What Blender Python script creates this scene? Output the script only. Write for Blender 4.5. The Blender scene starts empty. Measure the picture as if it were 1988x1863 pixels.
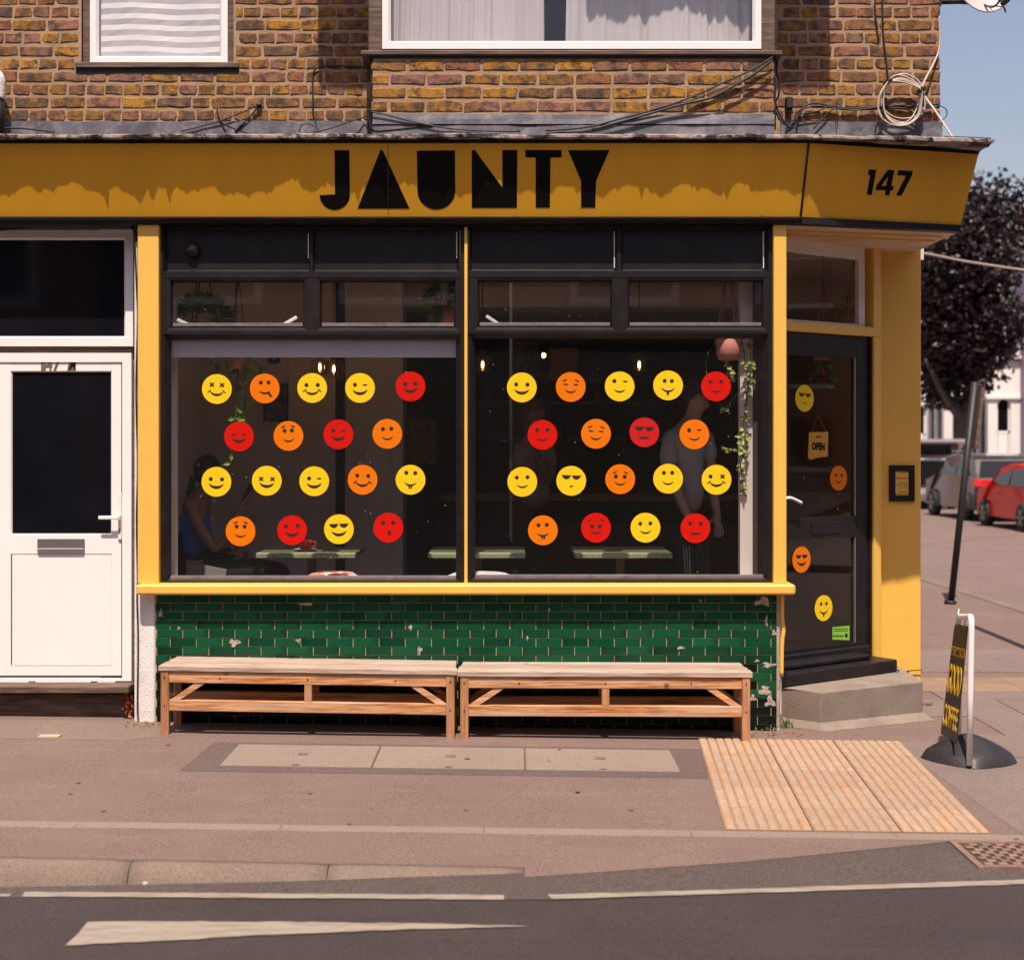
import bpy, bmesh, math, random
from mathutils import Vector, Matrix, noise as mnoise
random.seed(7)
rad = math.radians
C = bpy.context.scene.collection
SC = bpy.context.scene

# ------------------------------------------------------------------ camera, sky, sun, exposure
CAMY, CAMZ, FOC, CX, HY = -8.8, 1.67, 2772.0, 994.0, 869.0     # focal length in photo pixels (photo 1988 px wide)
cam = bpy.data.cameras.new('camera'); camo = bpy.data.objects.new('camera', cam); C.objects.link(camo)
camo.location = (0, CAMY, CAMZ); camo.rotation_euler = (rad(90), 0, 0)
cam.sensor_width = 36; cam.lens = 36*FOC/1988; cam.shift_y = -(931.5-HY)/1988
cam.clip_start = .1; cam.clip_end = 900
cam.dof.use_dof = True; cam.dof.focus_distance = 8.75; cam.dof.aperture_fstop = 2.3
SC.camera = camo

SUN_EL, SUN_AZ = 64.5, -1.2          # azimuth in degrees off the facade's normal
world = bpy.data.worlds.new('World'); SC.world = world; world.use_nodes = True
wn, wl = world.node_tree.nodes, world.node_tree.links
sky = wn.new('ShaderNodeTexSky'); sky.sky_type = 'NISHITA'; sky.sun_disc = False
sky.sun_elevation = rad(SUN_EL); sky.sun_rotation = rad(180+SUN_AZ)
sky.air_density = 1.45; sky.dust_density = 2.2; sky.ozone_density = 2.2
tint = wn.new('ShaderNodeMix'); tint.data_type = 'RGBA'; tint.blend_type = 'MULTIPLY'; tint.inputs[0].default_value = 1; tint.inputs[7].default_value = (1.16, .96, .96, 1)
wl.new(sky.outputs[0], tint.inputs[6]); wl.new(tint.outputs[2], wn['Background'].inputs[0]); wn['Background'].inputs[1].default_value = .09
sun = bpy.data.lights.new('sun', 'SUN'); suno = bpy.data.objects.new('sun', sun); C.objects.link(suno)
sun.energy = 4.8; sun.angle = rad(.53); sun.color = (1, .87, .74)
sd = Vector((math.sin(rad(SUN_AZ))*math.cos(rad(SUN_EL)), -math.cos(rad(SUN_AZ))*math.cos(rad(SUN_EL)), math.sin(rad(SUN_EL))))
suno.rotation_euler = sd.to_track_quat('Z', 'Y').to_euler(); suno.location = (0, -20, 40)
SC.view_settings.view_transform = 'Standard'; SC.view_settings.look = 'None'
SC.view_settings.gamma = 1; SC.view_settings.exposure = 0.55; SC.view_settings.use_curve_mapping = False

# ------------------------------------------------------------------ measuring helpers (photo pixel + distance -> metres)
def px(x, Y): return (x-CX)*(Y-CAMY)/FOC
def pz(y, Y): return CAMZ+(HY-y)*(Y-CAMY)/FOC
def P(x, y, Y): return Vector((px(x, Y), Y, pz(y, Y)))
def RP(x, y, o, n):                      # where the line of sight meets a plane
    d = Vector(((x-CX)/FOC, 1, (HY-y)/FOC)); c = Vector((0, CAMY, CAMZ))
    return c+d*((Vector(o)-c).dot(n)/d.dot(n))
def gz(X): return -.052-.014*max(-6, min(3, X))
def G(x, y, dz=0.0):
    z = -.05
    for _ in range(12):
        d = (z+dz-CAMZ)*FOC/(HY-y); X = (x-CX)*d/FOC; z = gz(X)
    return Vector((X, CAMY+d, z+dz))
def drop(X): return .003+.085*max(0, min(1, (.05-X)/2.1))
def R(x, y, dz=0.0):
    z = -.05
    for _ in range(12):
        d = (z+dz-CAMZ)*FOC/(HY-y); X = (x-CX)*d/FOC; z = gz(X)-drop(X)
    return Vector((X, CAMY+d, z+dz))

# ------------------------------------------------------------------ object helpers
def tag(o, label=None, cat=None, group=None, kind=None):
    if label: o['label'] = label
    if cat: o['category'] = cat
    if group: o['group'] = group
    if kind: o['kind'] = kind
    return o
def attach(o, parent):
    if parent is None: return
    o.parent = parent
    if parent.type == 'EMPTY': o.matrix_parent_inverse = parent.matrix_basis.inverted()
def thing(name, label, cat, loc=(0, 0, 0), group=None):
    o = bpy.data.objects.new(name, None); C.objects.link(o); o.location = loc; o.empty_display_size = .1
    return tag(o, label, cat, group)
def meshobj(name, me, mat=None, parent=None):
    o = bpy.data.objects.new(name, me); C.objects.link(o)
    if mat is not None and not me.materials: me.materials.append(mat)
    attach(o, parent); return o
def obj(name, bm, mat, parent=None, smooth=False, mats=None):
    me = bpy.data.meshes.new(name)
    bmesh.ops.recalc_face_normals(bm, faces=bm.faces[:])
    bm.to_mesh(me); bm.free()
    for m in (mats or [mat]): me.materials.append(m)
    if smooth:
        for p in me.polygons: p.use_smooth = True
    return meshobj(name, me, None, parent)
def BM(): return bmesh.new()
def box(bm, x0, x1, y0, y1, z0, z1, bev=0, M=None, mi=0):
    vs = [bm.verts.new((x, y, z)) for x in (x0, x1) for y in (y0, y1) for z in (z0, z1)]
    fs = [bm.faces.new([vs[i] for i in f]) for f in ((0, 1, 3, 2), (4, 6, 7, 5), (0, 4, 5, 1), (2, 3, 7, 6), (0, 2, 6, 4), (1, 5, 7, 3))]
    for f in fs: f.material_index = mi
    if bev:
        es = list({e for f in fs for e in f.edges})
        r = bmesh.ops.bevel(bm, geom=es, offset=bev, segments=1, affect='EDGES', profile=.5)
        vs = list({v for f in r['faces'] for v in f.verts} | {v for v in vs if v.is_valid})
        for f in r['faces']: f.material_index = mi
    if M is not None:
        for v in vs: v.co = M @ v.co
    return vs
def prism(bm, pts, d, mi=0):             # closed 3-D outline pushed along d
    a = [bm.verts.new(p) for p in pts]; b = [bm.verts.new(Vector(p)+Vector(d)) for p in pts]; n = len(pts)
    fs = [bm.faces.new(a), bm.faces.new(b[::-1])]
    for i in range(n): fs.append(bm.faces.new((a[i], b[i], b[(i+1) % n], a[(i+1) % n])))
    for f in fs: f.material_index = mi
def tube(bm, pts, r, n=8, closed=False, mi=0):
    pts = [Vector(p) for p in pts]; rings = []; m = len(pts); up = None
    for i, p in enumerate(pts):
        a = pts[i-1] if (i or closed) else p; b = pts[(i+1) % m] if (i < m-1 or closed) else p
        t = (b-a); t = t.normalized() if t.length > 1e-9 else Vector((0, 0, 1))
        if up is None: up = t.orthogonal().normalized()
        up = (up-t*up.dot(t)); up = up.normalized() if up.length > 1e-6 else t.orthogonal().normalized()
        s = t.cross(up); rr = r[i] if isinstance(r, (list, tuple)) else r
        rings.append([bm.verts.new(p+(up*math.cos(2*math.pi*k/n)+s*math.sin(2*math.pi*k/n))*rr) for k in range(n)])
    for i in range(m if closed else m-1):
        A, B = rings[i], rings[(i+1) % m]
        for k in range(n):
            f = bm.faces.new((A[k], A[(k+1) % n], B[(k+1) % n], B[k])); f.material_index = mi; f.smooth = True
    if not closed:
        for q in (rings[0][::-1], rings[-1]):
            f = bm.faces.new(q); f.material_index = mi
def spline(pts, n=6, closed=False):
    pts = [Vector(p) for p in pts]; out = []; m = len(pts)
    for i in range(m if closed else m-1):
        p0 = pts[i-1] if (i or closed) else pts[0]; p1 = pts[i]; p2 = pts[(i+1) % m]; p3 = pts[(i+2) % m] if (i+2 < m or closed) else pts[-1]
        for k in range(n):
            t = k/n
            out.append(.5*((2*p1)+(p2-p0)*t+(2*p0-5*p1+4*p2-p3)*t*t+(3*p1-p0-3*p2+p3)*t**3))
    if not closed: out.append(pts[-1])
    return out
def lathe(bm, prof, c, n=16, mi=0):
    rings = []
    for r, z in prof: rings.append([bm.verts.new((c[0]+r*math.cos(2*math.pi*k/n), c[1]+r*math.sin(2*math.pi*k/n), c[2]+z)) for k in range(n)])
    for A, B in zip(rings, rings[1:]):
        for k in range(n):
            f = bm.faces.new((A[k], A[(k+1) % n], B[(k+1) % n], B[k])); f.smooth = True; f.material_index = mi
    for q in (rings[0][::-1], rings[-1]):
        try: f = bm.faces.new(q); f.material_index = mi
        except ValueError: pass
def curve_mesh(splines, extrude):        # filled flat outline(s) in XY, holes allowed
    cu = bpy.data.curves.new('outline', 'CURVE'); cu.dimensions = '2D'; cu.fill_mode = 'BOTH'; cu.extrude = extrude
    for s in splines:
        sp = cu.splines.new('POLY'); sp.points.add(len(s)-1)
        for p, q in zip(sp.points, s): p.co = (q[0], q[1], 0, 1)
        sp.use_cyclic_u = True
    o = bpy.data.objects.new('outline', cu); C.objects.link(o)
    dg = bpy.context.evaluated_depsgraph_get(); me = bpy.data.meshes.new_from_object(o.evaluated_get(dg))
    bpy.data.objects.remove(o); bpy.data.curves.remove(cu); return me
def text_mesh(s, size=1, bold=0, shear=0, extrude=.001):
    cu = bpy.data.curves.new('text', 'FONT'); cu.body = s; cu.size = size; cu.offset = bold; cu.shear = shear; cu.extrude = extrude
    cu.align_x = 'CENTER'; cu.align_y = 'CENTER'; cu.resolution_u = 4
    o = bpy.data.objects.new('text', cu); C.objects.link(o)
    dg = bpy.context.evaluated_depsgraph_get(); me = bpy.data.meshes.new_from_object(o.evaluated_get(dg))
    bpy.data.objects.remove(o); bpy.data.curves.remove(cu); return me
def map_mesh(me, f):
    for v in me.vertices: v.co = f(v.co)
    me.update(); return me
def fit_text(me):                        # into the unit square
    xs = [v.co.x for v in me.vertices]; ys = [v.co.y for v in me.vertices]
    a, b, c, d = min(xs), max(xs), min(ys), max(ys)
    for v in me.vertices: v.co.x = (v.co.x-a)/(b-a); v.co.y = (v.co.y-c)/(d-c)
    return me

# ------------------------------------------------------------------ materials
MATS = {}
def nmat(name):
    m = bpy.data.materials.new(name); m.use_nodes = True; MATS[name] = m
    return m, m.node_tree.nodes, m.node_tree.links, m.node_tree.nodes['Principled BSDF']
def noise(n, l, vec, scale, detail=4, rough=.6):
    t = n.new('ShaderNodeTexNoise'); t.inputs['Scale'].default_value = scale; t.inputs['Detail'].default_value = detail; t.inputs['Roughness'].default_value = rough
    l.new(vec, t.inputs['Vector']); return t
def ramp(n, l, fac, stops):
    r = n.new('ShaderNodeValToRGB'); e = r.color_ramp.elements
    while len(e) < len(stops): e.new(.5)
    for k, (p, c) in zip(e, stops): k.position = p; k.color = (*c, 1)
    l.new(fac, r.inputs[0]); return r
def mix(n, l, fac, a, b, mode='MIX'):
    m = n.new('ShaderNodeMix'); m.data_type = 'RGBA'; m.blend_type = mode
    for k, v in ((0, fac), (6, a), (7, b)):
        if hasattr(v, 'links'): l.new(v, m.inputs[k])
        elif k == 0: m.inputs[0].default_value = v
        else: m.inputs[k].default_value = (*v, 1)
    return m.outputs[2]
def math_(n, l, op, a, b=None, clamp=False):
    m = n.new('ShaderNodeMath'); m.operation = op; m.use_clamp = clamp
    for k, v in ((0, a), (1, b)):
        if v is None: continue
        if hasattr(v, 'links'): l.new(v, m.inputs[k])
        else: m.inputs[k].default_value = v
    return m.outputs[0]
def bump(n, l, b, h, strength, dist=.01):
    k = n.new('ShaderNodeBump'); k.inputs['Strength'].default_value = strength; k.inputs['Distance'].default_value = dist
    l.new(h, k.inputs['Height']); l.new(k.outputs[0], b.inputs['Normal']); return k
def mat(name, col, rough=.6, var=.12, scale=6, bmp=.15, bscale=90, metal=0, stretch=None, rand=0, dirt=None, dirt_amt=.5, dirt_scale=4, spec=.5, coat=0, dpos=(.48, .72)):
    m, n, l, b = nmat(name); tc = n.new('ShaderNodeTexCoord'); v = tc.outputs['Object']
    if stretch:
        mp = n.new('ShaderNodeMapping'); mp.inputs['Scale'].default_value = stretch; l.new(v, mp.inputs[0]); v = mp.outputs[0]
    t = noise(n, l, v, scale, 6)
    c = ramp(n, l, t.outputs[0], [(.3, tuple(x*(1-var) for x in col)), (.7, tuple(min(1, x*(1+var)) for x in col))]).outputs[0]
    if dirt:
        t2 = noise(n, l, v, dirt_scale, 8, .7); f = ramp(n, l, t2.outputs[0], [(dpos[0], (0, 0, 0)), (dpos[1], (dirt_amt,)*3)]).outputs[0]
        c = mix(n, l, f, c, dirt)
    if rand:
        oi = n.new('ShaderNodeObjectInfo'); h = n.new('ShaderNodeHueSaturation'); l.new(c, h.inputs['Color'])
        k = math_(n, l, 'MULTIPLY_ADD', oi.outputs['Random'], rand*2); n[k.node.name].inputs[2].default_value = 1-rand
        l.new(k, h.inputs['Value']); c = h.outputs[0]
    l.new(c, b.inputs['Base Color'])
    b.inputs['Roughness'].default_value = rough; b.inputs['Metallic'].default_value = metal; b.inputs['Specular IOR Level'].default_value = spec
    if coat: b.inputs['Coat Weight'].default_value = coat; b.inputs['Coat Roughness'].default_value = .05
    if bmp:
        t3 = noise(n, l, v, bscale, 5); bump(n, l, b, t3.outputs[0], bmp)
    return m

def brick_material():
    m, n, l, b = nmat('stock_brick'); tc = n.new('ShaderNodeTexCoord'); oi = n.new('ShaderNodeObjectInfo')
    v = n.new('ShaderNodeVectorMath'); v.operation = 'ADD'; l.new(tc.outputs['Object'], v.inputs[0])
    sc = n.new('ShaderNodeVectorMath'); sc.operation = 'SCALE'; l.new(oi.outputs['Location'], sc.inputs[0]); sc.inputs['Scale'].default_value = 3.7
    l.new(sc.outputs[0], v.inputs[1]); v = v.outputs[0]
    base = ramp(n, l, oi.outputs['Random'], [(0, (.19, .095, .05)), (.16, (.25, .105, .055)), (.32, (.23, .115, .038)), (.46, (.23, .115, .085)), (.60, (.38, .185, .034)), (.70, (.27, .125, .09)), (.84, (.12, .075, .055)), (.92, (.31, .15, .036))])
    base.color_ramp.interpolation = 'CONSTANT'
    t = noise(n, l, v, 11, 6, .65)
    c = mix(n, l, ramp(n, l, t.outputs[0], [(.5, (0, 0, 0)), (.64, (.85,)*3)]).outputs[0], base.outputs[0], (.33, .155, .022))
    t2 = noise(n, l, v, 17, 7, .7)
    c = mix(n, l, ramp(n, l, t2.outputs[0], [(.45, (0, 0, 0)), (.62, (.9,)*3)]).outputs[0], c, (.06, .038, .028))
    t3 = noise(n, l, v, 75, 3, .6)
    c = mix(n, l, ramp(n, l, t3.outputs[0], [(.63, (0, 0, 0)), (.68, (.85,)*3)]).outputs[0], c, (.03, .022, .02))
    l.new(c, b.inputs['Base Color']); b.inputs['Roughness'].default_value = .9; b.inputs['Specular IOR Level'].default_value = .25
    t4 = noise(n, l, v, 48, 8, .7); bump(n, l, b, t4.outputs[0], .9, .008)
    return m
def tile_material():
    m, n, l, b = nmat('green_glaze'); tc = n.new('ShaderNodeTexCoord'); oi = n.new('ShaderNodeObjectInfo')
    base = ramp(n, l, oi.outputs['Random'], [(0, (.003, .036, .016)), (.3, (.004, .055, .024)), (.6, (.006, .072, .031)), (.85, (.003, .042, .019)), (1, (.008, .082, .037))]).outputs[0]
    sx = n.new('ShaderNodeSeparateXYZ'); l.new(tc.outputs['Object'], sx.inputs[0])
    rnd = math_(n, l, 'MULTIPLY_ADD', oi.outputs['Random'], .07); rnd.node.inputs[2].default_value = -.035
    d = math_(n, l, 'ABSOLUTE', math_(n, l, 'ADD', sx.outputs[0], rnd))
    f = ramp(n, l, math_(n, l, 'DIVIDE', d, .1), [(.6, (0, 0, 0)), (1, (.5,)*3)]).outputs[0]
    c = mix(n, l, f, base, (.002, .018, .009))
    v = n.new('ShaderNodeVectorMath'); v.operation = 'ADD'; l.new(tc.outputs['Object'], v.inputs[0]); l.new(oi.outputs['Location'], v.inputs[1])
    t = noise(n, l, v.outputs[0], 14, 6, .7)
    c = mix(n, l, ramp(n, l, t.outputs[0], [(.70, (0, 0, 0)), (.73, (.8,)*3)]).outputs[0], c, (.33, .3, .26))
    l.new(c, b.inputs['Base Color']); b.inputs['Roughness'].default_value = .17; b.inputs['Specular IOR Level'].default_value = .18
    t2 = noise(n, l, v.outputs[0], 9, 3); bump(n, l, b, t2.outputs[0], .12, .02)
    return m
def ground_material(name, c1, c2, fine, speck, rough=.9, streak=None):
    m, n, l, b = nmat(name); tc = n.new('ShaderNodeTexCoord'); v = tc.outputs['Object']
    t = noise(n, l, v, 1.3, 6, .65); c = ramp(n, l, t.outputs[0], [(.3, c1), (.7, c2)]).outputs[0]
    if streak:
        mp = n.new('ShaderNodeMapping'); mp.inputs['Scale'].default_value = (.6, 5, 1); l.new(v, mp.inputs[0])
        t5 = noise(n, l, mp.outputs[0], 1.6, 5, .6); c = mix(n, l, ramp(n, l, t5.outputs[0], [(.5, (0, 0, 0)), (.75, (.45,)*3)]).outputs[0], c, streak)
    t2 = noise(n, l, v, fine*.42, 4, .85)
    c = mix(n, l, ramp(n, l, t2.outputs[0], [(.36, (0, 0, 0)), (.5, (.5,)*3), (.64, (1, 1, 1))]).outputs[0], mix(n, l, 1, c, (.52, .51, .51), 'MULTIPLY'), mix(n, l, 1, c, (1.5, 1.47, 1.45), 'MULTIPLY'))
    t7 = noise(n, l, v, 2.7, 7, .75); c = mix(n, l, ramp(n, l, t7.outputs[0], [(.56, (0, 0, 0)), (.72, (.3,)*3)]).outputs[0], c, mix(n, l, 1, c, (.7, .69, .69), 'MULTIPLY'))
    t8 = noise(n, l, v, .9, 5, .7); c = mix(n, l, ramp(n, l, t8.outputs[0], [(.52, (0, 0, 0)), (.7, (.6,)*3)]).outputs[0], c, mix(n, l, 1, c, (1.22, 1.2, 1.18), 'MULTIPLY'))
    vo = n.new('ShaderNodeTexVoronoi'); vo.inputs['Scale'].default_value = fine*.3; l.new(v, vo.inputs['Vector'])
    c = mix(n, l, ramp(n, l, vo.outputs['Distance'], [(.1, (.7,)*3), (.17, (0, 0, 0))]).outputs[0], c, speck)
    l.new(c, b.inputs['Base Color']); b.inputs['Roughness'].default_value = rough; b.inputs['Specular IOR Level'].default_value = .3
    bump(n, l, b, t2.outputs[0], .5, .006); return m
def glass_material(name, tint=(1, 1, 1), f0=.04, specks=0.0, gloss=.0, haze=0.0):
    m = bpy.data.materials.new(name); m.use_nodes = True; n = m.node_tree.nodes; l = m.node_tree.links; n.remove(n['Principled BSDF'])
    out = n['Material Output']; tr = n.new('ShaderNodeBsdfTransparent'); tr.inputs[0].default_value = (*tint, 1)
    gl = n.new('ShaderNodeBsdfGlossy'); gl.inputs['Roughness'].default_value = gloss
    lw = n.new('ShaderNodeLayerWeight'); lw.inputs[0].default_value = .5
    f = math_(n, l, 'MULTIPLY_ADD', math_(n, l, 'POWER', lw.outputs['Facing'], 5), 1-f0); f.node.inputs[2].default_value = f0
    mx = n.new('ShaderNodeMixShader'); l.new(f, mx.inputs[0]); l.new(tr.outputs[0], mx.inputs[1]); l.new(gl.outputs[0], mx.inputs[2]); last = mx.outputs[0]
    if specks:
        tc = n.new('ShaderNodeTexCoord'); v = tc.outputs['Object']
        vo = n.new('ShaderNodeTexVoronoi'); vo.inputs['Scale'].default_value = 15; l.new(v, vo.inputs['Vector'])
        t = noise(n, l, v, 3.2, 3); big = ramp(n, l, t.outputs[0], [(.45, (0, 0, 0)), (.75, (1, 1, 1))]).outputs[0]
        a = ramp(n, l, vo.outputs['Distance'], [(.04, (1, 1, 1)), (.065, (0, 0, 0))]).outputs[0]
        mp = n.new('ShaderNodeMapping'); mp.inputs['Scale'].default_value = (9, 9, 1.3); mp.inputs['Rotation'].default_value = (0, .12, 0); l.new(v, mp.inputs[0])
        vo2 = n.new('ShaderNodeTexVoronoi'); vo2.inputs['Scale'].default_value = 4; l.new(mp.outputs[0], vo2.inputs['Vector'])
        a2 = ramp(n, l, vo2.outputs['Distance'], [(.02, (.5,)*3), (.05, (0, 0, 0))]).outputs[0]
        s = math_(n, l, 'MULTIPLY', math_(n, l, 'MAXIMUM', a, a2), big); s = math_(n, l, 'MULTIPLY_ADD', s, specks); s.node.inputs[2].default_value = haze
        df = n.new('ShaderNodeBsdfDiffuse'); df.inputs[0].default_value = (.6, .58, .55, 1)
        m2 = n.new('ShaderNodeMixShader'); l.new(s, m2.inputs[0]); l.new(last, m2.inputs[1]); l.new(df.outputs[0], m2.inputs[2]); last = m2.outputs[0]
    l.new(last, out.inputs[0]); MATS[name] = m; return m
def emit(name, col, s):
    m, n, l, b = nmat(name); b.inputs['Base Color'].default_value = (*col, 1); b.inputs['Emission Color'].default_value = (*col, 1); b.inputs['Emission Strength'].default_value = s; return m
def wood_material(name, c1, c2, c3, axis=(1, 12, 12), weather=None, wamt=.6):
    m, n, l, b = nmat(name); tc = n.new('ShaderNodeTexCoord'); v = tc.outputs['Object']; oi = n.new('ShaderNodeObjectInfo')
    mp = n.new('ShaderNodeMapping'); mp.inputs['Scale'].default_value = axis; l.new(v, mp.inputs[0])
    ad = n.new('ShaderNodeVectorMath'); ad.operation = 'ADD'; l.new(mp.outputs[0], ad.inputs[0])
    k = math_(n, l, 'MULTIPLY', oi.outputs['Random'], 31); cb = n.new('ShaderNodeCombineXYZ'); l.new(k, cb.inputs[0]); l.new(k, cb.inputs[1]); l.new(cb.outputs[0], ad.inputs[1])
    t = noise(n, l, ad.outputs[0], 4.5, 8, .65); c = ramp(n, l, t.outputs[0], [(.36, c1), (.5, c2), (.62, c3)]).outputs[0]
    if weather:
        t2 = noise(n, l, ad.outputs[0], 1.1, 5, .6); c = mix(n, l, ramp(n, l, t2.outputs[0], [(.4, (0, 0, 0)), (.62, (wamt,)*3)]).outputs[0], c, weather)
    h = n.new('ShaderNodeHueSaturation'); l.new(c, h.inputs['Color']); q = math_(n, l, 'MULTIPLY_ADD', oi.outputs['Random'], .3); q.node.inputs[2].default_value = .86; l.new(q, h.inputs['Value'])
    t3 = noise(n, l, v, 9, 4); vo = n.new('ShaderNodeTexVoronoi'); vo.inputs['Scale'].default_value = 3.1; l.new(v, vo.inputs['Vector'])
    c = mix(n, l, ramp(n, l, vo.outputs['Distance'], [(.035, (.8,)*3), (.07, (0, 0, 0))]).outputs[0], h.outputs[0], (.06, .025, .012))
    l.new(c, b.inputs['Base Color']); b.inputs['Roughness'].default_value = .75; bump(n, l, b, t.outputs[0], .35, .006); return m

M_brick = brick_material(); M_tile = tile_material()
M_mortar = mat('mortar', (.345, .225, .137), .95, .2, 9, .5, 120, dirt=(.22, .15, .1), dirt_scale=5)
M_grout = mat('tile_grout', (.34, .265, .165), .9, .3, 12, .3, 100)
M_plaster = mat('broken_plaster', (.40, .31, .26), .95, .3, 25, .8, 60, dirt=(.18, .14, .11), dirt_scale=20)
M_yellow = mat('yellow_paint', (.75, .445, .082), .38, .035, 3, .05, 60, dirt=(.55, .31, .07), dirt_amt=.25, dirt_scale=2.2, stretch=(1, 1, .5))
M_fascia = mat('fascia_yellow_paint', (.68, .335, .016), .42, .05, 2, .06, 60, dirt=(.50, .25, .03), dirt_amt=.3, dirt_scale=3, stretch=(1, 1, .35))
M_black = mat('black_joinery_paint', (.0095, .0072, .0085), .45, .25, 8, .08, 70, dirt=(.035, .028, .028), dirt_amt=.35, dirt_scale=7, spec=.32)
M_sunledge = mat('sunlit_ledge_grey', (.16, .135, .14), .5, .2, 12, .1, dirt=(.05, .04, .04), dirt_amt=.6, dirt_scale=15)  # sunlight on the black bead's ledge, put into a lighter grey
M_letter = mat('black_sign_paint', (.004, .003, .003), .5, .2, 8, .05, spec=.15)
M_white = mat('white_plastic', (.80, .765, .745), .28, .02, 3, .0, dirt=(.62, .56, .5), dirt_amt=.18, dirt_scale=2.5)
M_whitewall = mat('white_painted_render', (.70, .66, .64), .85, .06, 9, .5, 70, dirt=(.3, .25, .2), dirt_amt=.3, dirt_scale=6)
M_cornice = mat('worn_cornice', (.24, .195, .18), .95, .35, 18, .9, 50, dirt=(.014, .012, .013), dirt_amt=1.0, dirt_scale=8, dpos=(.46, .56))
M_lead = mat('lead_sheet', (.10, .093, .115), .6, .3, 6, .25, 40, dirt=(.36, .33, .32), dirt_amt=.6, dirt_scale=7, spec=.3)
M_bwood = wood_material('weathered_brown_timber', (.05, .03, .022), (.10, .062, .045), (.16, .10, .075), (1, 10, 10))
M_bench = wood_material('bench_timber', (.20, .062, .014), (.46, .185, .058), (.62, .32, .135), (1, 15, 15), (.62, .43, .29), .7)
M_benchtop = wood_material('bench_top_timber', (.16, .11, .085), (.42, .33, .27), (.52, .42, .35), (1, 30, 30), (.26, .16, .10), .5)
M_post = wood_material('bench_post_timber', (.24, .09, .03), (.36, .15, .055), (.48, .24, .10), (14, 14, 1), (.33, .2, .13), .5)
M_asph = ground_material('pavement_asphalt', (0.1431, 0.0980, 0.0822), (0.1696, 0.1193, 0.1007), 290, (0.2650, 0.2120, 0.1802), streak=(0.1908, 0.1431, 0.1219))
M_asph2 = ground_material('patch_asphalt', (0.0950, 0.0700, 0.0640), (0.1150, 0.0850, 0.0760), 290, (0.2000, 0.1650, 0.1500))
M_road = ground_material('road_asphalt', (0.0352, 0.0272, 0.0272), (0.0472, 0.0368, 0.0352), 240, (0.1040, 0.0880, 0.0800), .8, streak=(0.0280, 0.0220, 0.0224))
M_gutter = ground_material('dusty_asphalt', (.066, .050, .046), (.082, .062, .057), 170, (.14, .11, .1), .85)
M_sideroad = ground_material('side_road_asphalt', (0.1450, 0.1044, 0.0899), (0.1740, 0.1247, 0.1073), 120, (0.2320, 0.1914, 0.1740))
M_kerb = ground_material('kerb_granite', (0.1560, 0.1170, 0.0930), (0.1950, 0.1470, 0.1180), 420, (0.1350, 0.1080, 0.0972), .85)
M_edging = ground_material('pale_edging', (.205, .160, .130), (.235, .183, .150), 420, (.16, .13, .11), .85)
M_slab = ground_material('grey_paving', (0.1550, 0.1178, 0.1054), (0.1860, 0.1426, 0.1240), 290, (0.2480, 0.2046, 0.1860))
M_cover = ground_material('concrete_cover', (0.2080, 0.1612, 0.1326), (0.2444, 0.1924, 0.1612), 460, (0.1560, 0.1248, 0.1040))
M_tact = mat('tactile_buff', (.24, .155, .10), .9, .2, 9, .4, 150, rand=.1, dirt=(.16, .11, .08), dirt_amt=.6, dirt_scale=9)
M_tactr = mat('tactile_bar', (.335, .228, .155), .9, .14, 14, .3, 150, dirt=(.40, .19, .06), dirt_amt=.8, dpos=(.55, .66), dirt_scale=4, rand=.08, stretch=(2.2, .8, 1))
M_paint = mat('road_paint', (.27, .225, .18), .8, .15, 20, .3, 150, dirt=(.10, .08, .075), dirt_amt=.75, dirt_scale=14, stretch=(.35, 2, 1))
M_conc = mat('cast_concrete', (.22, .175, .14), .9, .18, 5, .35, 80, dirt=(.14, .105, .085), dirt_amt=.5, dirt_scale=3)
M_glass = glass_material('window_glass', f0=.042, specks=.85, haze=.004)
M_glassc = glass_material('clear_glass', f0=.035)
M_glassl = glass_material('lamp_glass', (.90, .84, .74), .10)
M_darkglass = mat('dark_glazing', (.006, .006, .009), .06, .3, 3, 0, spec=.5)
M_cable = mat('black_cable', (.012, .011, .012), .55, .2, 9, 0)
M_wcable = mat('white_cable', (.46, .38, .32), .5, .08, 9, 0)
M_steel = mat('brushed_steel', (.5, .46, .46), .35, .08, 10, .05, 200, metal=.9, stretch=(1, 1, 20))
M_brass = mat('old_brass', (.17, .12, .08), .5, .2, 20, 0, metal=.15)
M_skin = mat('skin', (.23, .10, .055), .55, .08, 9, .03)
M_skin2 = mat('skin_light', (.30, .16, .11), .55, .08, 9, .03)
M_hair = mat('black_hair', (.008, .007, .008), .45, .3, 40, .4, 150)
M_blue = mat('blue_cloth', (.035, .16, .52), .85, .1, 20, .2, 150)
M_tee = mat('white_cloth', (.27, .24, .25), .85, .05, 12, .15, 90)
M_dark = mat('dark_cloth', (.012, .011, .014), .85, .2, 15, .2, 90)
M_greycloth = mat('grey_cloth', (.30, .27, .26), .85, .08, 12, .2, 90)
M_leaf = mat('leaf_green', (.10, .21, .025), .45, .35, 30, 0)
M_leafv = mat('leaf_variegated', (.25, .28, .06), .5, .5, 40, 0)
M_stem = mat('vine_stem', (.07, .075, .025), .6, .2, 20, 0)
M_pink = mat('pink_clay', (.42, .16, .13), .7, .06, 8, .05)
M_rope = mat('macrame_cord', (.25, .07, .07), .8, .15, 40, .2)
M_wall = mat('interior_plaster', (.64, .53, .47), .9, .04, 3, .05)
M_wallwhite = mat('interior_white', (.62, .56, .53), .8, .03, 3, .03)
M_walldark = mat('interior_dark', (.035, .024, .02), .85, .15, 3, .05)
M_floor = mat('cafe_floor', (.06, .045, .038), .5, .15, 3, .05)
M_terr = mat('terrazzo', (.23, .25, .14), .4, .3, 60, .05)
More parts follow.
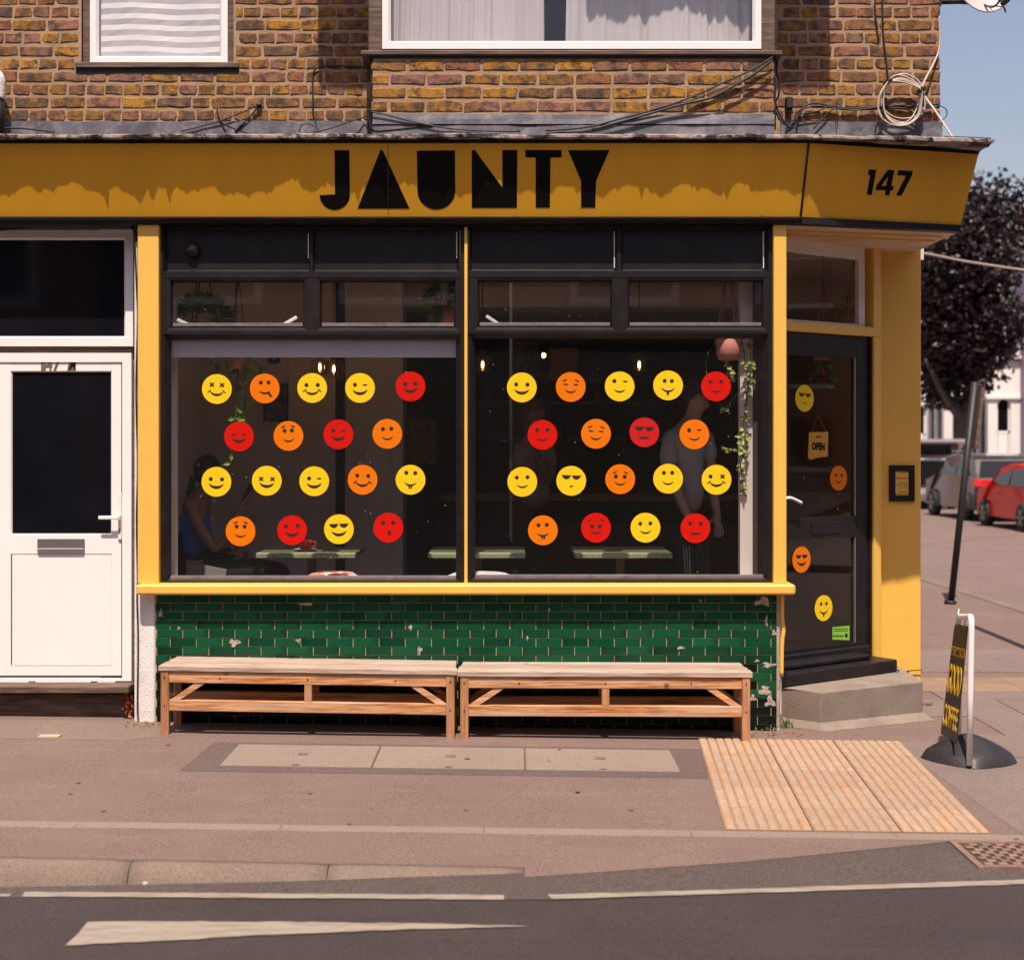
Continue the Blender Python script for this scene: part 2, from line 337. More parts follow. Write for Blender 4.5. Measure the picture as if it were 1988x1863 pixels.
M_tleg = wood_material('table_leg_oak', (.3, .17, .07), (.38, .23, .1), (.45, .28, .13), (14, 14, 1))
M_filament = emit('lamp_filament', (1, .52, .16), 9); M_glow = emit('small_lamp', (1, .5, .17), 6)
M_paper = mat('pleated_paper', (.60, .575, .58), .8, .02, 4, .05)
M_net = mat('net_curtain', (.46, .42, .43), .85, .03, 6, .08, 200)
M_blind = mat('lilac_blind', (.45, .40, .42), .8, .03, 3, .05)
S_col = {'yellow': mat('sticker_yellow', (.76, .50, .012), .5, .015, 2, 0, spec=.12), 'orange': mat('sticker_orange', (.68, .155, .002), .5, .015, 2, 0, spec=.12),
         'red': mat('sticker_red', (.52, .007, .003), .5, .015, 2, 0, spec=.12), 'crimson': mat('sticker_crimson', (.47, .014, .014), .5, .015, 2, 0, spec=.12), 'ink': mat('sticker_ink', (.014, .012, .013), .5, .1, 3, 0)}
M_rubber = mat('black_rubber', (.018, .015, .016), .5, .25, 14, .2, 60, dirt=(.06, .05, .05), dirt_amt=.4, dirt_scale=16)
M_wtube = mat('white_tube', (.78, .74, .74), .35, .02, 5, 0)
M_signtext = mat('sign_yellow', (.85, .52, .02), .5, .05, 9, 0)
M_green = mat('green_label', (.22, .50, .04), .5, .03, 6, 0)
M_drain = mat('rusty_iron', (.20, .12, .085), .7, .35, 25, .4, 80, dirt=(.09, .06, .05), dirt_scale=12)
M_dleaf = mat('dry_leaf', (.30, .10, .035), .8, .35, 30, .1)
M_tyre = mat('tyre_rubber', (.015, .014, .014), .8, .2, 10, 0); M_rim = mat('alloy_rim', (.4, .39, .4), .3, .1, 8, 0, metal=.8)
M_red = mat('red_car_paint', (.70, .014, .008), .35, .02, 3, 0, spec=.25, coat=.4); M_grey = mat('grey_car_paint', (.085, .076, .074), .28, .03, 3, 0, metal=.6, coat=1)
M_silver = mat('silver_car_paint', (.5, .47, .45), .3, .03, 3, 0, metal=.4, coat=1); M_tail = mat('tail_lamp_red', (.6, .008, .008), .15, .05, 9, 0)
M_chrome = mat('chrome_trim', (.7, .68, .68), .12, .03, 9, 0, metal=1)
M_plum = mat('plum_foliage', (.020, .009, .010), .42, .6, 1.2, 0, spec=.35); M_bark = mat('bark', (.06, .045, .04), .9, .3, 12, .8, 30, stretch=(1, 1, .2))
M_lilac = mat('lilac_render', (.35, .29, .36), .9, .05, 2, .2, 40); M_stucco = mat('white_stucco', (.74, .69, .66), .8, .04, 3, .2, 40)
M_slate = mat('slate_roof', (.06, .06, .07), .7, .25, 5, .3, 14, stretch=(1, 1, 4))
M_opp = mat('opposite_brick', (.27, .17, .12), .9, .25, 5, .3, 40)
M_grass = mat('weed_green', (.10, .12, .03), .7, .3, 20, 0)

exec_order = []
# ================================================================== the ground
def sheet(name, outline, mat_, dz, parent=None, kind=None, zf=gz, cuts=(.5,)):
    """a flat patch draped on the sloping ground: outline in X,Y"""
    bm = BM(); vs = [bm.verts.new((x, y, 0)) for x, y in outline]; bm.faces.new(vs)
    xs = [p[0] for p in outline]; a, b = min(xs), max(xs)
    step = .7; x = math.ceil(a/step)*step
    while x < b:
        if -10 < x < 5:
            bmesh.ops.bisect_plane(bm, geom=bm.verts[:]+bm.edges[:]+bm.faces[:], plane_co=(x, 0, 0), plane_no=(1, 0, 0))
        x += step
    for v in bm.verts: v.co.z = zf(v.co.x)+dz
    bmesh.ops.recalc_face_normals(bm, faces=bm.faces[:])
    if sum(f.normal.z for f in bm.faces) < 0: bmesh.ops.reverse_faces(bm, faces=bm.faces[:])
    me = bpy.data.meshes.new(name); bm.to_mesh(me); bm.free(); me.materials.append(mat_)
    o = meshobj(name, me, None, parent)
    if kind: o['kind'] = kind
    return o
YE1, YE2 = -2.33, -2.425          # flush edging line
def zroad(x): return gz(x)-drop(x)
KB = lambda x: -2.915-.02*(x+1)      # back edge of the kerb
ground = sheet('ground', [(-400, -300), (400, -300), (400, 500), (-400, 500)], M_sideroad, -.30, kind='structure')
pavement = sheet('pavement', [(-14, YE1), (5.45, YE1), (5.45, 60), (2.2, 60), (2.2, .6), (-14, .6)], M_asph, 0, kind='structure')
outer = sheet('outer_pavement', [(-14, YE2), (-14, KB(-14)), (.05, KB(.05)-.001), (.052, KB(.05)-.135), (1.0, -2.80), (1.9, -2.47), (1.98, YE2)], M_asph, 0, kind='structure')
road = sheet('road', [(-60, -2.5), (-60, -10.2), (60, -10.2), (60, YE2-.002), (5.45, YE2-.002), (1.0, YE2-.002), (.9, -2.5)], M_road, 0, kind='structure', zf=lambda x: zroad(x)-.001*(x < 1.0))
far_pave = sheet('opposite_pavement', [(-60, -10.2), (60, -10.2), (60, -13.2), (-60, -13.2)], M_slab, .02, kind='structure', zf=lambda x: zroad(x))
side_road = sheet('side_road', [(5.6, YE2), (13.4, YE2), (13.4, 120), (5.6, 120)], M_sideroad, -.05, kind='structure')
far_side = sheet('far_side_pavement', [(13.4, YE2), (24, YE2), (24, 120), (13.4, 120)], M_slab, .06, kind='structure')
# edging stones flush with the asphalt
kerb = thing('kerb', None, None); kerb['kind'] = 'structure'
def stone(name, x0, x1, yb, yf, dzt, dzb, parent, m, bev=.012, lean=0):
    bm = BM(); g0, g1 = gz(x0), gz(x1)
    vs = box(bm, x0+.0008, x1-.0008, yf, yb, -1, 1, bev)
    for v in vs:
        t = (v.co.x-x0)/(x1-x0); g = g0+(g1-g0)*t; b = dzb(v.co.x) if callable(dzb) else dzb
        top = v.co.z > 0
        v.co.z = g+(dzt if top else b)+(v.co.z-(1 if top else -1))
        if top and v.co.y < (yf+yb)/2: v.co.y += lean
    return obj(name, bm, m, parent)
x = -9.15
while x < 5.4:
    L = .914*random.uniform(.97, 1.02); stone('edging_stone', x, x+L, YE1, YE2, random.uniform(.0015, .0025), -.1, kerb, M_edging, .0015); x += L
ks = [-9.0, -8.1, -7.2, -6.3, -5.4, -4.55, -3.70, -2.85, -2.0, -1.56-.0, -.75, .05]
ks = [-6.4, -5.6, -4.78, -3.97, -3.17, -2.37, -1.56, -.75, .05]
for a, b in zip(ks, ks[1:]):
    bm = BM(); rows = []
    for i in range(9):
        X = a+.002+(b-a-.004)*i/8; e = .003*(i in (0, 8)); y = KB(X); d = drop(X)
        prof = [(y, -.2), (y, .003-e), (y-.045, .004-e), (y-.068, -.002-e), (y-.085, -.014-min(.012, d*.3)), (y-.10+e, -.05), (y-.105+e, -.3)] if False else [(y, -.2), (y, .003-e), (y-.05, .004-e), (y-.075, -.004-d*.06-e), (y-.095, -.02-d*.25), (y-.125+e, -d*1.02-.004), (y-.14, -d-.1)]
        rows.append([bm.verts.new((X, yy, gz(X)+zz)) for yy, zz in prof])
    for A, B in zip(rows, rows[1:]):
        for k in range(7): bm.faces.new((A[k], A[(k+1) % 7], B[(k+1) % 7], B[k])).smooth = True
    bm.faces.new(rows[0]); bm.faces.new(rows[-1][::-1]); obj('kerb_stone', bm, M_kerb, kerb)
# kerb of the side street
for k in range(34):
    y = -1.5+k*1.8
    bm = BM(); box(bm, 5.46, 5.6, y+.005, y+1.795, -.35, gz(5)+.012, .012); obj('kerb_stone', bm, M_kerb, kerb)
# tactile paving: three columns of ribbed tiles
th = rad(-4.0); o0 = Vector((.965, YE1+.006)); ux = Vector((1, 0)); uy = Vector((.069, 1)).normalized()
bars = []
for j in range(5):
    for i in range(3):
        bm = BM(); w = .402; h = .408
        a = o0+ux*(i*w+.003)+uy*(j*h+.003)
        def q(u, v, z):
            p = a+ux*u+uy*v; return Vector((p.x, p.y, gz(p.x)+z))
        prism(bm, [q(0, 0, -.03), q(w-.006, 0, -.03), q(w-.006, h-.006, -.03), q(0, h-.006, -.03)], (0, 0, .036))
        t = obj('tactile_tile', bm, M_tact, pavement)
        bm = BM()
        for k in range(8):
            u0 = .006+k*(w-.006)/8; u1 = u0+.0425
            v0, v1 = .004, h-.010
            cut = [v0]+[v0+(v1-v0)*(m_/4+random.uniform(-.03, .03)) for m_ in (1, 2, 3)]+[v1]
            for va, vb in zip([c_+.0025 for c_ in cut[:-1]], [c_-.0025 for c_ in cut[1:]]):
                lo = [q(u0, va, .0061), q(u1, va, .0061), q(u1, vb, .0061), q(u0, vb, .0061)]; hz = .0115+random.uniform(-.0006, .0006)
                hi = [q(u0+.005, va+.004, hz), q(u1-.005, va+.004, hz), q(u1-.005, vb-.004, hz), q(u0+.005, vb-.004, hz)]
                A = [bm.verts.new(p) for p in lo]; B = [bm.verts.new(p) for p in hi]; bm.faces.new(B)
                for s in range(4): bm.faces.new((A[s], A[(s+1) % 4], B[(s+1) % 4], B[s]))
        obj('tactile_bar', bm, M_tactr, t)
# concrete covers in a darker patch
sheet('asphalt_patch', [(-1.75, -1.30), (1.03, -1.30), (1.12, -.56), (-1.72, -.56)], M_asph2, .0012, pavement)
sheet('asphalt_patch', [(2.25, -.28), (3.4, -.28), (3.9, YE1+.01), (2.32, YE1+.01)], M_slab, .0012, pavement)
sheet('asphalt_patch', [(-1.3, .02), (-3.9, .02), (-3.9, -.55), (-2.25, -.55)], ground_material('worn_asphalt', (.16, .118, .10), (.185, .133, .11), 290, (.27, .2, .18)), .0012, pavement)
for a, b in ((-1.56, -.752), (-.745, .068), (.075, .90)):
    bm = BM(); vs = box(bm, a, b, -1.18, -.655, -.05, .012, .005)
    for v in vs: v.co.z += gz(v.co.x)
    cv = obj('cover_slab', bm, M_cover, pavement)
    for yy, ww in ((-.9, .055), (-1.165, .04)):
        c = (a+b)/2; bm = BM(); vs = box(bm, c-ww/2, c+ww/2, yy-.028 if yy > -1 else yy-.012, yy+.028 if yy > -1 else yy+.012, 0, .0145)
        for v in vs: v.co.z += gz(v.co.x)
        obj('lifting_recess', bm, mat('lifting_recess_dirt', (.13, .10, .09), .9, .2, 20, .2) if 'lifting_recess_dirt' not in MATS else MATS['lifting_recess_dirt'], cv)
# grey slabs by the corner and along the side street
for j in range(9):
    for i in range(4):
        x0 = 2.72+i*.66+(.3 if j % 2 else 0); y0 = -1.93+j*.62
        if x0+.62 > 5.4 or (y0 > 1.5 and y0 < 2.1): continue
        if j < 3 and i == 0: x0 += .12
        bm = BM(); vs = box(bm, x0, x0+.652, y0, y0+.612, -.04, .008+random.uniform(0, .003), .003)
        for v in vs: v.co.z += gz(v.co.x)
        if y0 < 4.4: obj('paving_slab', bm, M_slab, pavement)
        else: bm.free()
for j in range(2):
    for i in range(6):
        x0 = 2.9+i*.405; y0 = 1.5+j*.3
        bm = BM(); vs = box(bm, x0, x0+.4, y0, y0+.296, -.04, .013, .003)
        for v in vs: v.co.z += gz(v.co.x)
        obj('tactile_tile', bm, M_tact, pavement)
# lane markings
def marking(pts, nm='lane_marking', jag=.004):
    w = []
    n = len(pts)
    for i in range(n):
        a, b = Vector(R(*pts[i])), Vector(R(*pts[(i+1) % n])); k = max(2, int((b-a).length/.05))
        for s in range(k):
            p = a+(b-a)*s/k; w.append((p.x+random.uniform(-jag, jag), p.y+random.uniform(-jag, jag)))
    bm = BM(); f = bm.faces.new([bm.verts.new((x, y, 0)) for x, y in w])
    bmesh.ops.triangulate(bm, faces=[f])
    for X in (-2, -1.3, -.6, .05, .7):
        bmesh.ops.bisect_plane(bm, geom=bm.verts[:]+bm.edges[:]+bm.faces[:], plane_co=(X, 0, 0), plane_no=(1, 0, 0))
    for v in bm.verts: v.co.z = zroad(v.co.x)+.004
    if sum(f.normal.z for f in bm.faces) < 0: bmesh.ops.reverse_faces(bm, faces=bm.faces[:])
    me = bpy.data.meshes.new(nm); bm.to_mesh(me); bm.free(); me.materials.append(M_paint); meshobj(nm, me, None, road)
marking([(48, 1732), (978, 1738), (978, 1747), (42, 1741)])
marking([(1063, 1737), (1400, 1728), (1990, 1708), (2300, 1697), (2300, 1705), (1990, 1717), (1400, 1736), (1070, 1746)])
marking([(128, 1836), (172, 1791), (250, 1789), (500, 1790), (800, 1793), (1025, 1799), (800, 1805), (500, 1817), (300, 1828)], jag=.006)
marking([(-30, 1736), (22, 1736), (18, 1741), (-30, 1740)])
gutter = [(-12, -2.85), (.05, -2.98), (1.0, -2.78), (1.9, -2.46), (2.4, -2.44), (20, -2.44)]
_a = [R(x, y) for x, y in ((1990, 1717), (1400, 1736), (1070, 1746), (978, 1746), (45, 1741))]
gutter += [(20, _a[0].y+.25)]+[(p.x, p.y) for p in _a]+[(-12, _a[-1].y)]
sheet('road_margin', gutter, M_gutter, .0012, road, zf=zroad)
# drain cover
dc = thing('drain_cover', 'rusty iron studded access cover set in the road at the corner', 'drain cover', (2.3, -2.66, gz(2.3)))
z0 = zroad(2.2)+.006
bm = BM()
for a in ((1.94, 2.75, -2.86, -2.83), (1.94, 2.75, -2.49, -2.46), (1.94, 1.97, -2.83, -2.49), (2.72, 2.75, -2.83, -2.49)): box(bm, *a, z0-.02, z0+.008)
obj('cover_frame', bm, M_drain, dc)
bm = BM(); box(bm, 1.97, 2.72, -2.83, -2.49, z0-.02, z0+.001); lid = obj('cover_lid', bm, mat('cover_dirt', (.045, .028, .024), .9, .3, 20, .3), dc)
for j in range(8):
    for i in range(12):
        bm = BM(); x0 = 1.98+i*.06+(.026 if j % 2 else 0); y0 = -2.82+j*.041; box(bm, x0, x0+.04, y0, y0+.026, z0+.001, z0+.010, .003); obj('stud', bm, M_drain, lid)

# ================================================================== the building
shop = thing('corner_shop', 'yellow and black cafe front below a stock brick upper storey with bay window', 'building', (0, 0, -.05))
YW, YB = .30, -.02                # faces of the brick wall and of the bay
XR = px(1825, YW); ZW0 = 3.45
def part(name, bm, m, parent=shop, smooth=False, label=None):
    o = obj(name, bm, m, parent, smooth)
    if label: o['label'] = label
    return o
# --- upper brick wall with openings
uw = (px(172, YW), px(440, YW), pz(122, YW))       # small window
bx0, bx1 = px(722, YB), px(1503, YB)
bm = BM(); yb0, yb1 = YW-.0015, YW+.26
ZT = 6.6
for a in ((-4.6, uw[0]-.045, ZW0, ZT), (uw[0]-.045, uw[1]+.045, ZW0, uw[2]-.03), (uw[0]-.045, uw[1]+.045, uw[2]+1.35, ZT), (uw[1]+.045, bx0, ZW0, ZT), (bx0, bx1, 5.9, ZT), (bx1, XR-.008, ZW0, ZT)):
    box(bm, a[0], a[1], yb0, yb1, a[2], a[3])
box(bm, XR-.25, XR-.008, yb1, 7, 3.16, ZT); box(bm, -4.6, -4.4, yb1, 7, 3.16, ZT)
wall = part('brick_wall', bm, M_mortar)
BR = []
def brick_mesh(L, H, k):
    r = random.Random(k*13+int(L*1000)); bm = BM()
    out = []
    for (x, z) in ((-.49, -.47), (-.17, -.5), (.17, -.5), (.49, -.47), (.5, 0), (.49, .47), (.17, .5), (-.17, .5), (-.49, .47), (-.5, 0)):
        out.append((x*L+r.uniform(-.006, .006), z*H+r.uniform(-.0055, .0045)))
    A = [bm.verts.new((x, .03, z)) for x, z in out]; B = [bm.verts.new((x, -.0016+r.uniform(-.0018, .0015), z)) for x, z in out]
    K = [bm.verts.new((x*.955 if abs(x) > .3*L else x, -.0060+r.uniform(-.0022, .002), z*.80)) for x, z in out]
    for i in range(10):
        j = (i+1) % 10; bm.faces.new((A[i], A[j], B[j], B[i])); bm.faces.new((B[i], B[j], K[j], K[i]))
    f = bm.faces.new(K); bmesh.ops.triangulate(bm, faces=[f])
    bmesh.ops.recalc_face_normals(bm, faces=bm.faces[:])
    me = bpy.data.meshes.new('brick'); bm.to_mesh(me); bm.free(); me.materials.append(M_brick); return me
SB = [brick_mesh(.217, .0685, k) for k in range(9)]; HB = [brick_mesh(.106, .0685, k+20) for k in range(9)]
def lay(parent, x0, x1, Y, zrow, kind, off):
    x = x0-off; pitch = .228 if kind == 's' else .118
    while x < x1-.02:
        w = pitch-.0145; 
        if kind == 's' and random.random() < .1: w = .104
        a, b = max(x, x0), min(x+w, x1)
        if b-a > .03:
            me = random.choice(SB if b-a > .15 else HB); L = .2135 if b-a > .15 else .1035
            o = meshobj('brick', me, None, parent); o.location = ((a+b)/2, Y, zrow+.034+random.uniform(-.0015, .0015)); o.scale = ((b-a)/L, 1, random.uniform(.95, 1.03))
            o.rotation_euler = (0, random.uniform(-.012, .012), 0)
        x += w+.0145
tops = [235-25.05*k for k in range(0, 11)]
for k, yt in enumerate(tops):
    z = pz(yt, YW); kind = 's' if k % 2 else 'h'
    segs = [(-3.34, px(718, YW)), (px(1510, YW), XR)]
    if z > uw[2]-.055: segs = [(-3.34, uw[0]-.06), (uw[1]+.06, px(718, YW)), (px(1510, YW), XR)]
    for s, (a, b) in enumerate(segs): lay(wall, a, b, YW, z, kind, random.uniform(0, .1))
# --- bay
bay = thing('bay_window', None, None); attach(bay, shop)
bm = BM(); zb0, zb1 = pz(250, YB), pz(110, YB)
box(bm, bx0+.006, bx1-.006, YB-.0015, YW+.0, zb0, zb1); bayw = part('bay_wall', bm, M_mortar, bay)
BAYP = bayw
for k in range(4):
    z = pz(218-26.6*k, YB); lay(BAYP, bx0, bx1, YB, z, 's', (.11 if k % 2 == 0 else .0)+random.uniform(0, .01))
def frame_rect(bm, x0, x1, z0, z1, w, y0, y1, bottom=None, top=None):
    wb = w if bottom is None else bottom; wt = w if top is None else top
    box(bm, x0, x0+w, y0, y1, z0, z1); box(bm, x1-w, x1, y0, y1, z0, z1)
    box(bm, x0+w, x1-w, y0+.0006, y1, z0, z0+wb); box(bm, x0+w, x1-w, y0+.0006, y1, z1-wt, z1)
def bead(bm, x0, x1, z0, z1, w, yo, yi):
    """sloping bead round an opening: outer edge at yo, inner edge at yi"""
    o = [(x0, yo, z0), (x1, yo, z0), (x1, yo, z1), (x0, yo, z1)]; i = [(x0+w, yi, z0+w), (x1-w, yi, z0+w), (x1-w, yi, z1-w), (x0+w, yi, z1-w)]
    A = [bm.verts.new(p) for p in o]; B = [bm.verts.new(p) for p in i]
    for k in range(4): bm.faces.new((A[k], A[(k+1) % 4], B[(k+1) % 4], B[k]))
def pane(name, x0, x1, z0, z1, y, m=None, parent=shop, t=.006):
    bm = BM(); box(bm, x0, x1, y, y+t, z0, z1); return part(name, bm, m or M_glass, parent)
wx0, wx1, wz0, wz1 = px(742, YB), px(1478, YB), pz(95, YB), 5.55
bm = BM(); frame_rect(bm, wx0, wx1, wz0, wz1, .036, YB, YB+.07); bead(bm, wx0+.036, wx1-.036, wz0+.036, wz1-.036, .016, YB, YB+.02)
bw = part('window_frame', bm, M_white, bay); pane('pane', wx0+.05, wx1-.05, wz0+.05, wz1-.05, YB+.022, parent=bay)
for a, b in ((715, 741.2), (1478.8, 1505)): bm = BM(); box(bm, px(a, YB), px(b, YB), YB+.012, YW, zb1+.02, 5.7, .004); part('bay_jamb', bm, M_bwood, bay)
bm = BM(); box(bm, px(700, -.048), px(1520, -.048), -.048, YW, pz(107, -.048), pz(97.5, -.048), .006); part('window_sill', bm, M_bwood, bay)
bm = BM(); box(bm, px(716, -.03), px(1506, -.03), -.03, YW, pz(113, -.03), pz(107.3, -.03)); part('sill_fillet', bm, M_black, bay)
bm = BM(); box(bm, bx0-.012, bx0+.004, YB+.015, YW, zb0, zb1); part('corner_batten', bm, M_black, bay); bm = BM(); box(bm, bx1-.004, bx1+.014, YB+.015, YW, zb0, zb1); part('corner_batten', bm, M_black, bay)
bm = BM(); box(bm, -1.25, bx0-.03, -.52, YW, 5.64, 5.9, .02); box(bm, bx0-.03, .45, -.34, YW, 5.64, 5.9, .02); box(bm, .45, bx1+.03, -.49, YW, 5.64, 5.9, .02); box(bm, bx1+.03, 2.01, -.52, YW, 5.64, 5.9, .02); box(bm, bx0-.02, bx1+.02, YB-.02, YW, 5.5, 5.64); part('shadow_shaped_bay_roof', bm, M_lead, bay)  # unseen roof over the bay, front stepped to steer shadows and spare left curtain
# --- small upper window
bm = BM(); zt = uw[2]+1.3
frame_rect(bm, uw[0], uw[1], uw[2], zt, .036, YW+.03, YW+.1, bottom=.038); bead(bm, uw[0]+.036, uw[1]-.036, uw[2]+.038, zt-.036, .016, YW+.03, YW+.05)
uwf = part('upper_window', bm, M_white); pane('pane', uw[0]+.05, uw[1]-.05, uw[2]+.052, zt-.05, YW+.052, parent=uwf)
for a, b in ((uw[0]-.045, uw[0]), (uw[1], uw[1]+.045)): bm = BM(); box(bm, a, b, YW+.035, YW+.2, uw[2]-.02, zt); part('window_reveal', bm, M_bwood, uwf)
for a, b in ((uw[0]-.085, uw[0]-.045), (uw[1]+.045, uw[1]+.085)): bm = BM(); box(bm, a, b, YW-.002, YW+.02, uw[2]-.02, zt); part('mortar_fillet', bm, M_mortar, uwf)
bm = BM(); box(bm, px(147, YW), px(465, YW), YW-.024, YW+.05, pz(133, YW), pz(122.5, YW), .004); part('window_sill', bm, M_bwood, uwf)
bm = BM(); box(bm, px(149, YW), px(463, YW), YW-.008, YW+.05, pz(144, YW), pz(133, YW)-.001); part('sill_shadow_strip', bm, M_black, uwf)  # black strip painting in the shadow below the sill
# rooms behind the upper windows
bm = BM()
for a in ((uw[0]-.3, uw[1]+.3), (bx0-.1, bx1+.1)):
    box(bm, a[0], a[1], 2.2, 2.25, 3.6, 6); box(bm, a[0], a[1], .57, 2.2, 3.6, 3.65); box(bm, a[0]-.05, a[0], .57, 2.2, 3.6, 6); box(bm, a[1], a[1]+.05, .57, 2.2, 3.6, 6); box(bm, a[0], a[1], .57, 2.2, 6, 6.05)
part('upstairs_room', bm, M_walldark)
# --- lead flashing
def lead(x0, x1, z0, z1, Y, bulge=.012):
    bm = BM(); n = max(3, int((x1-x0)/.12)); rows = []
    for i in range(n+1):
        x = x0+(x1-x0)*i/n; q = random.uniform(-.004, .004); rr = []
        for t in (0, .5, 1): rr.append(bm.verts.new((x, Y-.012-bulge*(1-t)+random.uniform(-.003, .003), z0+(z1-z0)*t+(q if t else 0))))
        rr.append(bm.verts.new((x, Y+.02, z1+q))); rows.append(rr)
    for a, b in zip(rows, rows[1:]):
        for k in range(3): bm.faces.new((a[k], b[k], b[k+1], a[k+1]))
    return part('lead_sheet', bm, M_lead)
zl = 3.50
xs = [-3.5, -2.75, -1.95, px(400, .28), px(715, .28)]
for a, b in zip(xs, xs[1:]): lead(a, b, zl, pz(237+random.uniform(-1, 2), YW), YW-.004)
xs = [px(724, YB), px(860, YB), px(1043, YB), px(1190, YB), px(1380, YB), px(1502, YB)]
for a, b in zip(xs, xs[1:]): lead(a, b, pz(243, YB), pz(223+random.uniform(-1, 1.5), YB), YB-.006)
for a, b in ((px(724, YB), px(950, YB)), (px(950, YB), px(1260, YB)), (px(1260, YB), px(1502, YB))): lead(a, b, zl, pz(245, YB), YB-.012)
for a, b in ((px(1516, .28), px(1660, .28)), (px(1660, .28), XR+.01)): lead(a, b, zl-.03, pz(238, YW), YW-.004)
# --- cornice: ragged stone edge, following the corner
FT, FB = [Vector((-3.6, -.16, pz(279, -.16))), Vector((px(1568, -.16), -.16, pz(278, -.16)))], [Vector((-3.6, -.03, pz(421, -.03))), Vector((px(1552, -.03), -.03, pz(421, -.03)))]
zft, zfb = FT[1].z, FB[1].z
def at_z(x, y, z): d = (z-CAMZ)*FOC/(HY-y); return Vector(((x-CX)*d/FOC, CAMY+d, z))
FBe = at_z(1865, 437, zfb); FTe = RP(1900, 298, FB[1], (FBe-FB[1]).cross(FT[1]-FB[1]).normalized())
ce = at_z(1930, 279, zft+.012)
path = [Vector((-3.6, -.217, 0)), Vector((px(1575, -.217), -.217, 0)), Vector((ce.x, ce.y, 0)), Vector((ce.x+.02, ce.y+1.0, 0))]
bm = BM(); rows = []
for a, b in zip(path, path[1:]):
    n = max(2, int((b-a).length/.018))
    for i in range(n):
        p = a+(b-a)*i/n; d = (b-a).normalized(); nr = Vector((d.y, -d.x, 0))
        j = mnoise.noise(Vector((p.x*5, p.y*5, 1)))*.017+mnoise.noise(Vector((p.x*17, p.y*17, 4)))*.010+mnoise.noise(Vector((p.x*60, p.y*60, 5)))*.008+max(0, mnoise.noise(Vector((p.x*26, p.y*26, 11)))-.25)*.05-(.012 if mnoise.noise(Vector((p.x*4, 3, 7))) > .25 else 0)
        j2 = mnoise.noise(Vector((p.x*6, p.y*6, 9)))*.006
        pb = p-nr*.30; zt_ = zft+.048+j2+mnoise.noise(Vector((p.x*1.3, 0, 2)))*.008
        prof = [pb+Vector((0, 0, zft+.03)), pb+Vector((0, 0, zt_+.012)), p-nr*(.02)+Vector((0, 0, zt_)), p+nr*(j)+Vector((0, 0, zt_-.012)), p+nr*(j*.6)+Vector((0, 0, zft+.022+j2)), p-nr*.03+Vector((0, 0, zft+.018))]
        rows.append([bm.verts.new(q) for q in prof])
for A, B in zip(rows, rows[1:]):
    for k in range(6): bm.faces.new((A[k], B[k], B[(k+1) % 6], A[(k+1) % 6]))
part('cornice', bm, M_cornice)
def board(name, pts, th, m, parent=shop):        # quad given front corners, thickness straight back
    bm = BM(); prism(bm, pts, th); return part(name, bm, m, parent)
bm = BM(); prism(bm, [(-3.6, -.17, zft+.001), (px(1570, -.17), -.17, zft+.001), (px(1570, -.17), -.17, zft+.024), (-3.6, -.17, zft+.024)], (0, .3, 0))
prism(bm, [Vector((FTe.x, FTe.y-.012, zft+.001)), Vector((FT[1].x+.001, FT[1].y-.012, zft+.001)), Vector((FT[1].x+.001, FT[1].y-.012, zft+.024)), Vector((FTe.x, FTe.y-.012, zft+.024))], (0, .3, 0)); part('cornice_board', bm, M_black)
# --- fascia
fascia = board('fascia', [FB[0], FB[1], FT[1], FT[0]], (0, .06, 0), M_fascia)
cfascia = board('corner_fascia', [FB[1]+(FBe-FB[1])*.011, FBe, FTe, FT[1]+(FTe-FT[1])*.011], (0, .06, 0), M_fascia)
bm = BM(); prism(bm, [FBe+Vector((.002, .03, 0)), FTe+Vector((.002, .03, 0)), FTe+Vector((.002, 1.2, 0)), FBe+Vector((.002, 1.1, 0))], (-.04, 0, 0)); part('fascia_return', bm, M_fascia)
bm = BM(); tube(bm, [FB[1]+Vector((.006, -.004, 0)), FT[1]+Vector((.006, -.004, 0))], .007, 6); part('corner_joint', bm, M_black, fascia)
fn = (FB[1]-FB[0]).cross(FT[0]-FB[0]).normalized()
if fn.y > 0: fn = -fn
def on_plane_mesh(polys, o, nrm, th, name, m, parent):
    e1 = Vector((0, 0, 1)).cross(nrm).normalized(); e1 = e1 if e1.x > 0 else -e1; e2 = nrm.cross(e1); e2 = e2 if e2.z > 0 else -e2
    sp = [[((RP(x, y, o, nrm)-o).dot(e1), (RP(x, y, o, nrm)-o).dot(e2)) for x, y in p] for p in polys]
    me = curve_mesh(sp, th/2)
    me = map_mesh(me, lambda v: o+e1*v.x+e2*v.y+nrm*(v.z+th/2+.0006)); me.name = name
    return meshobj(name, me, m, parent)
def Lz(pts): return [(595.6+a*.3595, b*.3595) for a, b in pts]
def arc(cx, cy, r, a0, a1, n=14, ry=None): return [(cx+r*math.cos(rad(a0+(a1-a0)*i/n)), cy+(ry or r)*math.sin(rad(a0+(a1-a0)*i/n))) for i in range(n+1)]
LET = [[(150, 812), (230, 812)]+arc(151, 1052, 82, 0, 178)+[(152, 1050)],
       [(396, 814)]+arc(403, 818, 8, 200, 340, 5)+[(413, 818), (555, 1127), (274, 1127)],
       [(594, 815), (800, 812)]+arc(700, 1030, 102, 0, 180, 20),
       [(891, 811), (908, 811), (1056, 1013), (1056, 811), (1137, 811), (1135, 1123), (891, 1123)],
       [(1180, 811), (1376, 811), (1376, 850), (1316, 852), (1313, 1122), (1236, 1122), (1236, 852), (1180, 850)],
       [(1411, 812), (1635, 811), (1562, 978), (1558, 1122), (1481, 1122), (1481, 978)]]
for p in LET: on_plane_mesh([Lz(p)], FB[0], fn, .0006, 'letter', M_letter, fascia)
cn = (FBe-FB[1]).cross(FT[1]-FB[1]).normalized()
if cn.y > 0: cn = -cn
